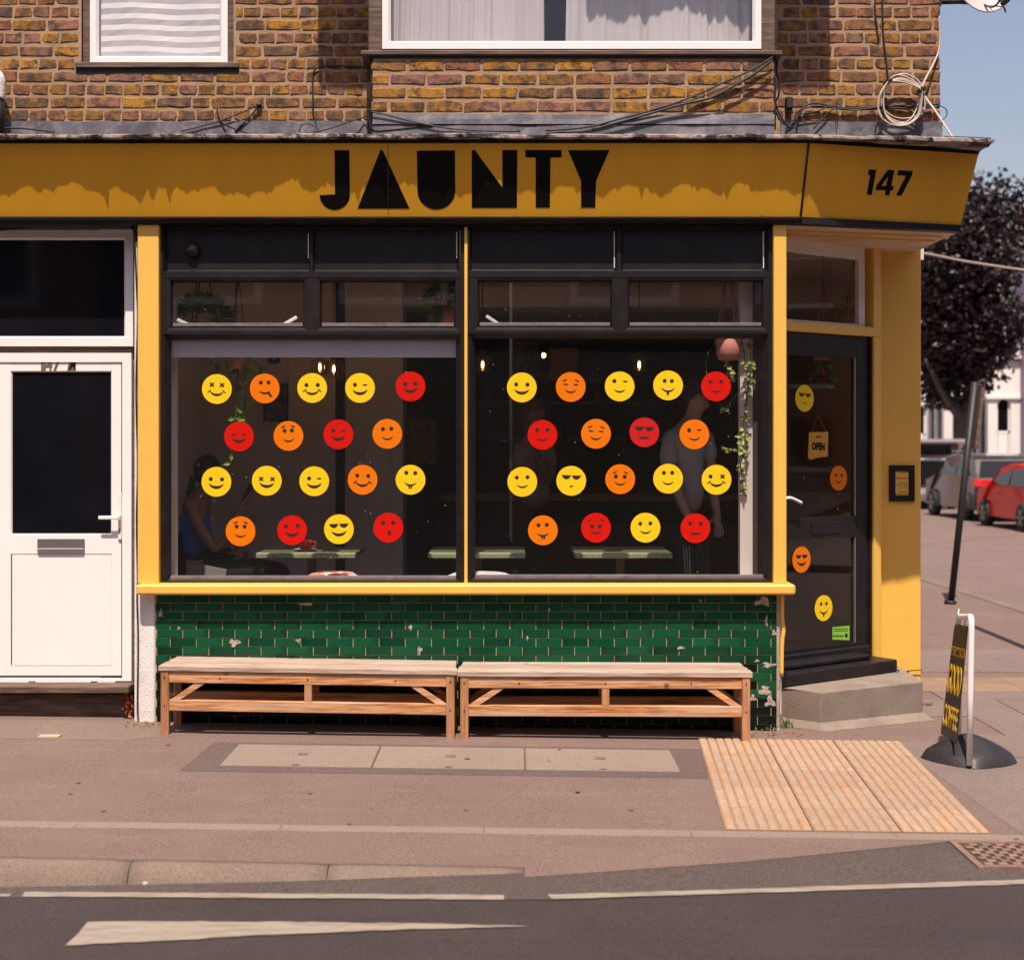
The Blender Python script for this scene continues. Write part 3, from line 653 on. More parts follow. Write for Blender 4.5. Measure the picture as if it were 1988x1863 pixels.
CF0 = (FBe+FTe+FB[1]+FT[1])/4+cn*.0005
def Lc(pts): return [(1273.4+a*.3595, b*.3595) for a, b in pts]
for ps in ([[(1150, 916), (1190, 918), (1165, 1053), (1139, 1052), (1157, 946), (1145, 946)]],
           [[(1252, 918), (1288, 920), (1270, 1005), (1284, 1006), (1280, 1029), (1265, 1029), (1260, 1056), (1236, 1055), (1240, 1028), (1187, 1027), (1190, 1004)], [(1254, 951), (1243, 1005), (1217, 1004)]],
           [[(1308, 921), (1386, 924), (1383, 946), (1326, 1057), (1297, 1055), (1351, 949), (1304, 947)]]):
    on_plane_mesh([Lc(p) for p in ps], CF0, cn, .0012, 'digit', M_letter, cfascia)
bm = BM(); tube(bm, [RP(753, 281, FB[0], fn)+fn*.001, RP(754, 420, FB[0], fn)+fn*.001], .0015, 4); part('panel_seam', bm, M_bwood, fascia)
bm = BM()
for x, y in ((1330, 418), (1480, 416), (1085, 286), (230, 283), (1000, 418), (620, 418)): 
    q = RP(x, y, FB[0], fn); lathe(bm, [(.004, 0), (.003, .004)], (q.x, q.y-.002, q.z), 6)
part('screw', bm, M_steel, fascia)
# moulding under the fascia, soffit over the doorway
bm = BM(); prof = [(-.05, zfb-.002), (-.05, zfb-.012), (-.03, zfb-.022), (-.026, zfb-.036), (.0, zfb-.042), (.2, zfb-.042), (.2, zfb-.002)]
A = [[bm.verts.new((X, y, z)) for y, z in prof] for X in (-3.6, FB[1].x+.01)]
for k in range(7): bm.faces.new((A[0][k], A[0][(k+1) % 7], A[1][(k+1) % 7], A[1][k]))
bm.faces.new(A[0]); bm.faces.new(A[1][::-1]); part('fascia_moulding', bm, M_black)
bm = BM(); a, b = FB[1]+Vector((.012, -.012, -.002)), FBe+Vector((0, -.012, -.002))
prism(bm, [a, b, b+Vector((-.01, 0, -.042)), a+Vector((0, 0, -.042))], (0, .08, 0)); part('corner_moulding', bm, M_black)
zs = zfb-.044
bm = BM(); prism(bm, [Vector((1.69, .03, zs)), Vector((FBe.x-.012, FBe.y+.0, zs)), Vector((FBe.x-.03, 1.5, zs)), Vector((1.69, 1.5, zs))], (0, 0, .03)); part('soffit', bm, mat('soffit_paint', (.55, .40, .30), .6, .2, 6, .1, 40, dirt=(.62, .52, .44), dirt_amt=.8, dirt_scale=4))
bm = BM()
for t in (.12, .3): 
    a = Vector((1.72, .06+t, zs)); b = FBe+Vector((-.06, .05+t, 0)); b.z = zs
    prism(bm, [a, b, b+Vector((0, .02, 0)), a+Vector((0, .02, 0))], (0, 0, -.012))
part('soffit_batten', bm, M_yellow)
# --- pilasters, mullion, sill
ZS1, ZS0 = pz(1135, -.1), pz(1155, -.1)
ztop = zfb-.043
bm = BM(); box(bm, px(267, 0), px(308, 0), 0, .16, ZS1-.002, ztop, .004); part('pilaster', bm, M_yellow)
bm = BM(); box(bm, px(1502, 0), px(1527, 0), 0, .2, ZS1-.002, ztop, .004); part('pilaster', bm, M_yellow)
bm = BM(); box(bm, px(901.5, .02), px(907.5, .02), .02, .1, ZS1-.002, ztop-.01, .002); part('mullion', bm, M_yellow)
bm = BM(); vs = box(bm, px(263, -.09), px(1545, -.09), -.09, .12, ZS0, ZS1, .012)
part('window_sill', bm, M_yellow)
# --- shop windows
YF = .045
def shop_window(x0, x1, panels, trans, main, seed):
    bm = BM(); z0, z1 = ZS1-.001, ztop-.001; X0, X1 = px(x0, YF), px(x1, YF)
    zz = lambda y: pz(y, YF); xx = lambda x: px(x, YF)
    # stiles and rails
    a, b = panels[0][0], panels[1][1]
    def bar(xa, xb, ya, yb, yf=YF, d=.07): box(bm, xx(xa), xx(xb), yf, yf+d, zz(yb), zz(ya))
    box(bm, X0, xx(a-8), YF, YF+.09, z0, z1); box(bm, xx(b+8), X1, YF, YF+.09, z0, z1)
    top, p0, p1, t0, t1, m0, m1 = 433, panels[0][2], panels[0][3], trans[0][2], trans[0][3], main[2], main[3]
    box(bm, xx(a-8), xx(b+8), YF-.006, YF+.085, zz(p0-8), z1-.001)
    bar(a-8, b+8, p1+5, t0-10); bar(a-8, b+8, t1+12, m0-9, YF-.004, .08)
    box(bm, xx(a-8), xx(b+8), YF-.003, YF+.085, z0+.001, zz(m1+6))
    mx = (panels[0][1]+panels[1][0])/2
    bar(panels[0][1]+5, panels[1][0]-5, p0-8, p1+5, YF+.002); bar(trans[0][1]+8, trans[1][0]-8, t0-10, t1+12, YF+.002)
    bar(a-8, trans[0][0]-8, t0-10, t1+12, YF+.003); bar(trans[1][1]+8, b+8, t0-10, t1+12, YF+.003)
    bar(a-8, main[0]-6, m0-9, m1+6, YF+.004); bar(main[1]+6, b+8, m0-9, m1+6, YF+.004)
    for r in panels: bead(bm, xx(r[0]-6), xx(r[1]+6), zz(r[3]+6), zz(r[2]-8), .016, YF, YF+.03)
    for r in trans: bead(bm, xx(r[0]-9), xx(r[1]+9), zz(r[3]+13), zz(r[2]-11), .02, YF+.001, YF+.005); bead(bm, xx(r[0]-3), xx(r[1]+3), zz(r[3]+7), zz(r[2]-5), .012, YF+.005, YF+.035)
    bead(bm, xx(main[0]-8), xx(main[1]+8), zz(main[3]+8), zz(main[2]-9), .03, YF-.002, YF+.045)
    fr = part('shop_window', bm, M_black)
    for r in panels:
        b2 = BM(); box(b2, xx(r[0]-3), xx(r[1]+3), YF+.03, YF+.05, zz(r[3]+4), zz(r[2]-4)); part('transom_panel', b2, M_black, fr)
    for r in trans: pane('pane', xx(r[0]-2), xx(r[1]+2), zz(r[3]+2), zz(r[2]-2), YF+.036, parent=fr)
    pane('pane', xx(main[0]-2), xx(main[1]+2), zz(main[3]+2), zz(main[2]-2), YF+.046, parent=fr)
    for r in list(trans)+[main]:
        b2 = BM(); yy = YF+(.018 if r is not main else .022); box(b2, xx(r[0]+1), xx(r[1]-1), yy, YF+(.035 if r is not main else .0455), zz(r[3]+3), zz(r[3]-(3.5 if r is not main else 4)), .001); part('sunlit_ledge', b2, M_sunledge, fr)  # added strip, coloured pale for the sun on the bottom bead
    return fr
W1 = shop_window(308.5, 901, [(325, 597, 450, 522), (612, 886, 450, 522)], [(333, 588, 549, 630), (623, 882, 549, 630)], (328, 886, 658, 1122), 1)
W2 = shop_window(908, 1502, [(917, 1193, 448, 521), (1211, 1484, 448, 521)], [(930, 1186, 548, 629), (1222, 1480, 548, 629)], (921, 1484, 656, 1120), 2)
# fine pale strips along some panel edges, a knob, window stays
for x, y0, y1 in ((1193, 449, 520), (1483, 449, 520), (598, 452, 500), (886.5, 450, 500)): bm = BM(); box(bm, px(x-.8, YF), px(x+.8, YF), YF+.012, YF+.03, pz(y1, YF), pz(y0, YF)); part('bead_strip', bm, M_whitewall, W2 if x > 900 else W1)
bm = BM(); lathe(bm, [(.001, 0), (.024, .002), (.042, .014), (.047, .03), (.042, .047), (.024, .058), (.001, .062)], (0, 0, 0), 16)
bmesh.ops.rotate(bm, verts=bm.verts[:], cent=(0, 0, .03), matrix=Matrix.Rotation(rad(90), 3, 'X'))
bmesh.ops.translate(bm, verts=bm.verts[:], vec=(px(374, .06), .06, pz(485, .06)-.03)); part('dome_knob', bm, M_black, W1, True)
for (xa, ya, xb, yb), w in (((344, 620, 368, 631), W1), ((549, 631, 576, 615), W1), ((944, 613, 968, 629), W2)):
    bm = BM(); a, b = P(xa, ya, .10), P(xb, yb, .115); d = (b-a).normalized(); n = Vector((-d.z, 0, d.x))*.010
    prism(bm, [a-n, b-n, b+n, a+n], (0, .010, 0)); prism(bm, [a-n*.3+d*.008-Vector((0, .001, 0)), b-n*.3-Vector((0, .001, 0)), b+n*.3-Vector((0, .001, 0)), a+n*.3+d*.008-Vector((0, .001, 0))], (0, .003, 0), 0)
    part('window_stay', bm, M_white, w)
# --- green tiled stall riser
tx0, tx1 = px(302, .01), px(1508, .01); pitch, rowh = .1612, .05335
bm = BM(); box(bm, tx0, tx1, .012, .2, -.25, ZS0-.001); grout = part('tile_wall', bm, M_grout)
def tile_mesh(L, H, k):
    r = random.Random(k); bm = BM(); a = [(-L/2, -H/2), (L/2, -H/2), (L/2, H/2), (-L/2, H/2)]; c = .0022
    A = [bm.verts.new((x, .006, z)) for x, z in a]; B = [bm.verts.new((x, -.001, z)) for x, z in a]
    K = [bm.verts.new((x*(1-2*c/L), -.004+r.uniform(-.0007, .0007), z*(1-2*c/H))) for x, z in a]
    for i in range(4): j = (i+1) % 4; bm.faces.new((A[i], A[j], B[j], B[i])); bm.faces.new((B[i], B[j], K[j], K[i]))
    bm.faces.new(K); bmesh.ops.recalc_face_normals(bm, faces=bm.faces[:])
    me = bpy.data.meshes.new('tile'); bm.to_mesh(me); bm.free(); me.materials.append(M_tile); return me
M_tiled = mat('shaded_grimy_glaze', (.0035, .009, .006), .35, .4, 9, .1, 60, dirt=(.016, .014, .013), dirt_amt=.8, dirt_scale=6, spec=.12, rand=.2)  # tile grime, plus the shade under the benches put into the glaze colour
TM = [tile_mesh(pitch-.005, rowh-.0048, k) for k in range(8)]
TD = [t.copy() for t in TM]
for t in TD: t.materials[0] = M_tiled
ztt = ZS0-.006; rest = []; nt = 0
for r in range(17):
    zc = ztt-rowh*(r+.5); x = tx0+.012-(pitch*.5 if r % 2 else pitch*.02)
    while x < tx1-.01:
        a, b = max(x, tx0+.002), min(x+pitch-.005, tx1-.002)
        if b-a > .015 and zc > gz(0)-.06:
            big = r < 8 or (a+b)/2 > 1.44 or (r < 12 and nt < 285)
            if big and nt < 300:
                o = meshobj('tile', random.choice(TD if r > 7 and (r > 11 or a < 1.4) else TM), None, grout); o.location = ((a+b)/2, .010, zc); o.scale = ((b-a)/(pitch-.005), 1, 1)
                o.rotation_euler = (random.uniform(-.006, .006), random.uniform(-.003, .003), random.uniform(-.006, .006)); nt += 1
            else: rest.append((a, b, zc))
        x += pitch
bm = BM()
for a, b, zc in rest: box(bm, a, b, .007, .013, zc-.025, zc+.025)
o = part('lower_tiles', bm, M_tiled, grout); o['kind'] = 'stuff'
def patch(cx, cy, w, h, seed, yy=.004):
    r = random.Random(seed); bm = BM(); n = 15; c = P(cx, cy, yy)
    ph = r.uniform(0, 6); pts = []
    for i in range(n):
        a = 2*math.pi*i/n; k = .75+.25*math.sin(3*a+ph)+r.uniform(-.22, .22)
        pts.append((c.x+math.cos(a)*w/315/2.5*k, yy+r.uniform(0, .001), c.z+math.sin(a)*h/315/2.4*k))
    prism(bm, pts, (0, .006, 0)); part('plaster_patch', bm, M_plaster, grout)
for i, p in enumerate([(595, 1172, 40, 9), (455, 1247, 32, 24), (579, 1243, 13, 12), (347, 1219, 8, 9), (1024, 1238, 6, 14), (1480, 1168, 44, 26), (1488, 1205, 8, 30), (1503, 1228, 14, 18), (1492, 1290, 36, 14), (1470, 1282, 14, 8), (1485, 1340, 40, 26), (1495, 1362, 28, 34), (1462, 1355, 18, 18), (1066, 1183, 6, 14), (815, 1262, 12, 24), (797, 1218, 12, 16), (1322, 1257, 22, 9), (312, 1190, 10, 26), (1360, 1166, 5, 12)]): patch(*p, i)
# end of the riser and yellow strip beside the doorway
bm = BM(); box(bm, tx1+.001, px(1513, .02), .014, .3, -.25, ZS0-.001); part('riser_end', bm, M_plaster)
bm = BM(); tube(bm, spline([P(1518, 1154, .03), P(1518, 1200, .03), P(1521, 1222, .03), P(1518, 1250, .03), P(1517, 1312, .03)], 5), .014, 8); part('edge_strip', bm, M_yellow)
# --- white pillar and gap to the flat's door
bm = BM(); box(bm, px(263, .012), tx0-.003, .012, .2, -.2, ZS0-.001, .008); part('white_pillar', bm, M_whitewall)
bm = BM(); box(bm, px(261, .03), px(266.4, .03), .03, .25, -.2, pz(470, .03), .002); part('pillar_edge', bm, M_whitewall)
bm = BM(); box(bm, px(253, .25), px(262.5, .2), .25, .35, -.2, ztop, 0); part('door_gap', bm, M_bwood)
# --- flat door 147 A with its light above
YD = .21; dx = lambda x: px(x, YD); dz = lambda y: pz(y, YD)
bm = BM(); frame_rect(bm, dx(-90), dx(258), dz(672), dz(447), .048, YD, YD+.07, bottom=.052); bead(bm, dx(-90)+.048, dx(258)-.048, dz(672)+.052, dz(447)-.048, .012, YD, YD+.02)
tw = part('transom_window', bm, M_white); pane('pane', dx(-90)+.056, dx(258)-.056, dz(672)+.06, dz(447)-.056, YD+.02, M_darkglass, tw)
bm = BM(); box(bm, dx(-90), dx(256), YD+.03, YD+.1, dz(685)+.002, dz(672)-.002); part('transom_rail', bm, M_bwood); bm = BM(); box(bm, -3.6, dx(262), YD-.01, YD+.3, dz(440), ztop+.03); part('door_head', bm, M_bwood)
fd = thing('flat_door', None, None); attach(fd, shop)
bm = BM(); frame_rect(bm, dx(-70), dx(255), dz(1332), dz(685), .058, YD, YD+.07, bottom=.05); part('door_frame', bm, M_white, fd)
bm = BM(); L0, L1, Z0, Z1 = dx(-49), dx(235.5), dz(1311), dz(704)
y0 = YD+.008
g = (dx(20), dx(216), dz(1038), dz(720)); lp = (dx(21), dx(218), dz(1293), dz(1075))
box(bm, L0+.002, g[0], y0, y0+.05, Z0, Z1); box(bm, g[1], L1-.003, y0, y0+.05, Z0, Z1); box(bm, g[0], g[1], y0+.0005, y0+.05, g[3], Z1); box(bm, g[0], g[1], y0+.0005, y0+.05, lp[3], g[2]); box(bm, g[0], g[1], y0+.0005, y0+.05, Z0, lp[2])
bead(bm, g[0]-.001, g[1]+.001, g[2]-.001, g[3]+.001, .008, y0, y0+.012)
part('door_leaf', bm, M_white, fd); pane('pane', g[0], g[1], g[2], g[3], y0+.013, M_darkglass, fd)
bm = BM(); box(bm, lp[0]+.003, g[1]-.001, y0+.003, y0+.04, lp[2]+.003, lp[3]-.003, .003); part('lower_panel', bm, M_white, fd)
bm = BM(); box(bm, dx(72), dx(164), y0-.008, y0, dz(1073), dz(1045), .004); f0 = part('letter_plate', bm, mat('letter_plate_metal', (.30, .26, .27), .35, .08, 9, 0, metal=.7), fd)
bm = BM(); box(bm, dx(73), dx(163), y0-.014, y0-.0085, dz(1072), dz(1064), .003); part('flap_lip', bm, M_steel, fd)
bm = BM(); box(bm, dx(229), dx(236.5), y0-.014, y0, dz(1048), dz(956), .006); box(bm, dx(195), dx(234), y0-.06, y0-.044, dz(1007.5), dz(1000.5), .004); box(bm, dx(229.5), dx(235.5), y0-.05, y0-.01, dz(1009), dz(999), .003); part('door_handle', bm, M_wtube if False else M_white, fd)
bm = BM(); lathe(bm, [(.004, 0), (.006, .01), (.004, .022)], (dx(232.5), y0-.017, dz(1033)), 8); part('keyhole', bm, M_brass, fd)
bm = BM()
for x in (94, 298): box(bm, dx(x*.591), dx(x*.591+13), YD-.001, YD+.02, dz(1323.5), dz(1322)); 
part('drain_slot', bm, M_black, fd)
ZN = dz(708)
for ch, xa, xb, sc in (('1', 79, 88, 1), ('4', 88, 101, 1), ('7', 102, 117, 1)):
    me = fit_text(text_mesh(ch, .1, .003, 0, .004)); me = map_mesh(me, lambda v: Vector((dx(xa)+v.x*(dx(xb)-dx(xa)), y0-.0012-v.z*.3, dz(720)+v.y*(dz(696)-dz(720))))); me.name = 'number_digit'
    meshobj('number_digit', me, M_brass, fd)
bm = BM(); prism(bm, [P(130, 721, y0-.002), P(145, 720, y0-.002), P(150, 694, y0-.002), P(135, 694, y0-.002)], (0, .0015, 0)); part('number_plate', bm, M_brass, fd)
me = fit_text(text_mesh('A', .1, .006, 0, .001)); me = map_mesh(me, lambda v: Vector((dx(133)+v.x*(dx(147)-dx(133))+v.y*.008, y0-.0032-v.z*.5, dz(717)+v.y*(dz(696)-dz(717))))); me.name = 'number_letter'; meshobj('number_letter', me, M_letter, fd)
bm = BM(); box(bm, -3.7, dx(262), .06, YD+.1, pz(1346, .06), pz(1331.5, .06), .006); part('door_sill', bm, M_bwood)
bm = BM(); box(bm, -3.7, dx(258), .15, YD+.15, pz(1392, .15), pz(1347, .15), .004); part('riser_board', bm, M_bwood)
bm = BM(); box(bm, -3.7, dx(262), .16, .5, -.1, pz(1393, .15)); part('plinth', bm, M_conc)
# --- corner doorway (set at an angle)
D0 = Vector((1.60, .435, 0)); du = Vector((.81, .585, 0)).normalized(); dn = Vector((du.y, -du.x, 0))
DM = Matrix(((du.x, -dn.x, 0, D0.x), (du.y, -dn.y, 0, D0.y), (0, 0, 1, 0), (0, 0, 0, 1)))     # local u, depth inwards, z
def du_of(x, off=0): p = RP(x, 869, D0+dn*off, dn); return (p-D0).dot(du)
def dz_of(x, y, off=0): return RP(x, y, D0+dn*off, dn).z
dfr = thing('shop_door', None, None); attach(dfr, shop)
uR = du_of(1688); uJ = du_of(1700); ZD0 = .24; ZD1 = dz_of(1600, 649)
def dbox(bm, u0, u1, v0, v1, z0, z1, bev=0): box(bm, u0, u1, v0, v1, z0, z1, bev, DM)
ug1 = du_of(1663); zg = [dz_of(1600, 1254), dz_of(1600, 1045), dz_of(1600, 1003), dz_of(1600, 692)]
bm = BM(); dbox(bm, -.12, .04, 0, .05, ZD0, ZD1); dbox(bm, ug1, uR-.01, 0, .05, ZD0, ZD1)
for a, b in ((ZD0, zg[0]), (zg[1], zg[2]), (zg[3], ZD1)): dbox(bm, .04, ug1, .001, .049, a, b)
dbox(bm, .0, uR-.02, -.03, .0, ZD0+.02, ZD0+.075, .01); dbox(bm, uR-.011, uR+.01, -.015, .06, ZD0, ZD1+.002)
part('door_leaf', bm, M_black, dfr)
for a, b in ((zg[0], zg[1]), (zg[2], zg[3])):
    bm = BM(); dbox(bm, .035, ug1+.005, .02, .026, a-.005, b+.005); part('pane', bm, M_glass, dfr)
    bm = BM(); dbox(bm, ug1-.012, ug1-.002, .004, .018, a, b); part('glazing_bead', bm, M_steel, dfr)
bm = BM(); dbox(bm, du_of(1577), du_of(1630), -.006, .0, dz_of(1600, 1036), dz_of(1600, 1012), .003); part('letter_plate', bm, M_black, dfr)
bm = BM(); q0, q1 = RP(1524, 967, D0+dn*.05, dn), RP(1556, 976, D0+dn*.05, dn); tube(bm, spline([q0-dn*.04, q0, q0+du*.06+Vector((0, 0, -.001)), q1], 5), .011, 8); part('door_handle', bm, M_white, dfr)
# timber frame and light over the door
zt0, zt1, ztt2 = dz_of(1600, 648), dz_of(1600, 629), dz_of(1600, 478)
bm = BM(); dbox(bm, -.15, uJ+.02, -.03, .07, zt0+.001, zt1, .004); dbox(bm, uR+.011, uJ+.02, -.03, .07, ZD0-.03, zt0); dbox(bm, uR+.011, uJ+.02, -.029, .07, zt1, zs-.001); dbox(bm, -.15, uR+.01, -.031, .07, ztt2+.02, zs-.001)
part('door_surround', bm, M_yellow)
bm = BM(); ut = du_of(1682); dbox(bm, -.1, ut, .015, .05, ztt2-.06, ztt2+.019); dbox(bm, du_of(1671), ut, .014, .05, zt1+.001, ztt2-.06); dbox(bm, -.1, du_of(1671), .02, .045, zt1+.001, zt1+.018); ot = part('over_door_light', bm, M_whitewall)
bm = BM(); dbox(bm, -.1, du_of(1671), .03, .036, zt1+.015, ztt2-.055); part('pane', bm, M_glass, ot)
# corner pier
YP = 1.22
bm = BM(); box(bm, px(1701, YP), px(1788, YP), YP, YP+.35, -.2, zs+.02, .006); pier = part('corner_pier', bm, M_yellow)
bm = BM(); box(bm, px(1686, YP), px(1712, YP-.02), YP-.022, YP+.05, .2, zs-.002, .005); part('pier_strip', bm, M_yellow)
bm = BM(); box(bm, px(1788, YP)-.05, px(1788, YP), YP+.35, 7, -.2, 3.3); part('side_wall', bm, M_yellow)
# threshold and concrete step
def line_box(name, a, b, depth, z0, z1, m, bev=.01, ext=0):
    a = Vector(a); b = Vector(b); d = (b-a); L = d.length; d.normalize(); n = Vector((-d.y, d.x, 0)); M = Matrix(((d.x, n.x, 0, a.x), (d.y, n.y, 0, a.y), (0, 0, 1, 0), (0, 0, 0, 1)))
    bm = BM(); box(bm, 0, L, 0, depth, z0, z1, bev, M); return part(name, bm, m)
zth = .155
ta, tb = at_z(1516, 1336, zth), at_z(1743, 1304, zth)
line_box('threshold', ta, tb, .30, zth+.001, zth+.085, M_black, .008)
tn = (tb-ta).normalized(); tnn = Vector((-tn.y, tn.x, 0))
line_box('threshold_moulding', ta+tnn*.10+tn*.02, tb+tnn*.10-tn*.15, .2, zth+.0855, zth+.125, M_black, .012)
s1, s2, s3 = at_z(1519, 1393, -.035), at_z(1593, 1403, -.035), at_z(1792, 1379, -.035)
bm = BM(); prism(bm, [s1+Vector((0, 0, -.1)), s2+Vector((0, 0, -.1)), s3+Vector((0, 0, -.1)), Vector((s3.x+.02, 1.24, -.135)), Vector((1.66, 1.1, -.135)), Vector((1.66, s1.y+.02, -.135))], (0, 0, .135+zth))
bmesh.ops.bevel(bm, geom=[e for e in bm.edges], offset=.008, segments=2, affect='EDGES', profile=.5); part('door_step', bm, M_conc)
bm = BM(); nz = lambda v: gz(v.x)+.003
inner = [s1, s2, s3, Vector((s3.x+.03, 1.25, 0))]; outer_ = [s1+Vector((-.02, -.045, 0)), s2+Vector((.01, -.06, 0)), s3+Vector((.06, -.045, 0)), Vector((s3.x+.09, 1.25, 0))]
A = [bm.verts.new((p.x, p.y, gz(p.x)+.045)) for p in inner]; B = [bm.verts.new((p.x, p.y, gz(p.x)+.002)) for p in outer_]
for k in range(3): bm.faces.new((A[k], A[k+1], B[k+1], B[k]))
part('mortar_skirt', bm, M_conc)
# --- cafe interior (structure of the room)
FL, CE = .20, 3.04
bm = BM()
prism(bm, [(-2.5, .2, FL-.1), (1.62, .2, FL-.1), (1.62, .56, FL-.1), (2.6, 1.28, FL-.1), (2.82, 1.45, FL-.1), (2.82, 7.4, FL-.1), (-2.5, 7.4, FL-.1)], (0, 0, .1)); part('cafe_floor', bm, M_floor)
bm = BM(); box(bm, -2.6, 1.7, .20, 7.4, CE, CE+.1); box(bm, 1.7, 3, 1.6, 7.4, CE, CE+.1); part('cafe_ceiling', bm, M_wall)
bm = BM(); box(bm, -2.62, -2.5, .36, 7.4, -.2, CE); box(bm, 2.84, 2.9, 1.5, 7.4, FL, CE); part('cafe_side_wall', bm, M_wallwhite)
bm = BM(); box(bm, -2.5, -.96, 2.7, 2.8, FL, CE); box(bm, -1.02, -.96, 2.8, 4.2, FL, CE); part('cafe_partition', bm, M_wall)
bm = BM(); box(bm, -.96, -.88, 2.68, 2.82, FL, CE); part('door_jamb', bm, M_wallwhite)
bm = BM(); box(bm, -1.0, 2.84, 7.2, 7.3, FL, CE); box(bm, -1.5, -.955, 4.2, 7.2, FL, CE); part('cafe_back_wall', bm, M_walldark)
bm = BM(); box(bm, -.96, 2.84, 3.3, 3.7, 2.86, CE-.002); part('ceiling_beam', bm, M_wall)
bm = BM(); box(bm, px(651, 2.2), px(668, 2.2), 2.2, 2.28, FL, CE); part('cafe_post', bm, M_black)
bm = BM(); box(bm, px(1437, .32), px(1461, .32), .32, .40, FL, CE); part('window_post', bm, M_wallwhite)
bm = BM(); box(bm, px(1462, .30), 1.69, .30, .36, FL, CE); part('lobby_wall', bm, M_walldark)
bm = BM(); box(bm, px(322, .24), px(341, .24), .24, .30, FL, CE); part('window_return', bm, M_wallwhite)
bm = BM(); box(bm, -2.62, px(330, .3), .301, .36, FL-.2, CE); part('front_return_wall', bm, M_wallwhite)
bm = BM(); box(bm, px(560, 2.68), px(566, 2.68), 2.68, 2.6995, FL, 2.4); part('wall_batten', bm, M_wallwhite)
bm = BM(); box(bm, -2.13, 1.69, .16, .30, FL-.2, ZS1+.004); part('inner_ledge', bm, M_wallwhite)
# counter at the back with things on it
ctr = thing('counter', 'dark wooden cafe counter across the back of the room', 'counter', (.6, 4.6, FL))
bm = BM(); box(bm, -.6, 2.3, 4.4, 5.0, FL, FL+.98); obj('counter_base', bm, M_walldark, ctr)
bm = BM(); box(bm, -.65, 2.35, 4.35, 5.05, FL+.98, FL+1.03, .004); obj('counter_top', bm, M_tleg, ctr)
for z, w in ((1.75, 'lower'), (2.15, 'upper')): bm = BM(); box(bm, -.4, 2.6, 7.0, 7.19, z, z+.03); tag(obj('shelf', bm, M_tleg), w+' long dark shelf on the back wall behind the counter', 'shelf')
r = random.Random(5)
for k in range(18):
    X = -.3+k*.16+r.uniform(-.03, .03); z = 1.78 if k % 2 else 2.18; h = r.uniform(.14, .26)
    bm = BM(); lathe(bm, [(.035, 0), (.038, h*.6), (.014, h*.75), (.014, h)], (X, 7.08, z), 8)
    o = obj('bottle', bm, [M_brass, M_leaf, M_red][k % 3]); tag(o, 'small bottle on the shelves behind the counter', 'bottle', 'bottles on the back shelves')
# pictures
def picture(x0, x1, y0, y1, Y, m, label, inner=None, cat='picture'):
    t = thing('framed_picture', label, cat, (px((x0+x1)/2, Y), Y, pz(y1, Y)))
    bm = BM(); box(bm, px(x0, Y), px(x1, Y), Y-.02, Y, pz(y1, Y), pz(y0, Y)); obj('frame', bm, M_walldark, t)
    bm = BM(); box(bm, px(x0+4, Y), px(x1-4, Y), Y-.024, Y-.0201, pz(y1-4, Y), pz(y0+4, Y)); obj('print', bm, m, t)
    if inner: inner(t)
M_print = mat('dark_print', (.10, .09, .10), .6, .9, 9, 0, stretch=(3, 1, 1))
M_orangep = mat('orange_print', (.45, .16, .01), .6, .1, 5, 0); M_printb = mat('blue_print', (.02, .06, .22), .6, .5, 9, 0)
picture(512, 560, 745, 818, 2.68, M_print, 'dark printed picture hung low on the grey wall above the table')
bm = BM()
for cx, rr in ((-.03, .022), (0, .03), (.03, .022)): prism(bm, [(px(532, 2.68)+cx+rr*math.cos(a*math.pi/6), 2.67, pz(700, 2.68)+rr*math.sin(a*math.pi/6)) for a in range(12)], (0, .01+cx*.02+rr*.1, 0))
tag(obj('wall_ornament', bm, M_printb), 'little blue cloud shaped ornament on the grey wall', 'ornament')
picture(1064, 1126, 672, 742, 4.9, M_orangep, 'orange print with a small dark smile in the dim room',)
picture(1000, 1052, 660, 736, 4.9, M_print, 'dim abstract print hanging beside the orange print')
picture(780, 850, 810, 905, 4.1, mat('sunflower_print', (.30, .13, .01), .6, .9, 14, 0), 'dim yellow flower print in the dark opening')
# roller blind behind the left window
bl = thing('roller_blind', 'lilac grey roller blind pulled a little way down the left window', 'blind', (px(607, .17), .17, pz(690, .17)))
bm = BM(); box(bm, px(324, .115), px(890, .115), .1135, .1165, pz(690, .115), pz(656, .115)); obj('blind_cloth', bm, M_blind, bl)
bm = BM(); box(bm, px(324, .115), px(890, .115), .109, .121, pz(694, .115), pz(690, .115)-.0005, .002); obj('bottom_bar', bm, M_blind, bl)
# pendant lamps
def lamp(x, y, Y, label):
    t = thing('pendant_lamp', label, 'lamp', (px(x, Y), Y, pz(y, Y)), 'pendant lamps in the cafe'); c = P(x, y, Y); s = (Y-CAMY)/FOC
    R_ = 18*s
    bm = BM(); lathe(bm, [(R_*.35, R_*1.05), (R_*.8, R_*.85), (R_, R_*.5), (R_, -R_*.45), (R_*.78, -R_*.85), (R_*.3, -R_*.98)], c, 16); obj('glass_shade', bm, M_glassl, t, True)
    bm = BM(); lathe(bm, [(R_*.3, R_*1.0), (R_*.34, R_*1.6), (R_*.12, R_*1.8)], c, 12); tube(bm, [c+Vector((0, 0, R_*1.7)), Vector((c.x, c.y, CE))], .004, 6); obj('cord_and_cap', bm, M_black, t)
    bm = BM(); lathe(bm, [(R_*.10, -R_*.28), (R_*.16, 0), (R_*.10, R_*.38)], c, 8); obj('filament', bm, M_filament, t, True)
lamp(621, 713, 2.35, 'lit glass pendant lamp, the left one of the pair in the left window')
lamp(648, 717, 2.0, 'lit glass pendant lamp, the right one of the pair beside the black post')
lamp(937, 709, 1.9, 'lit glass pendant lamp at the left end of the right window')
lamp(1241, 709, 1.9, 'lit glass pendant lamp above the winking yellow sticker in the right window')
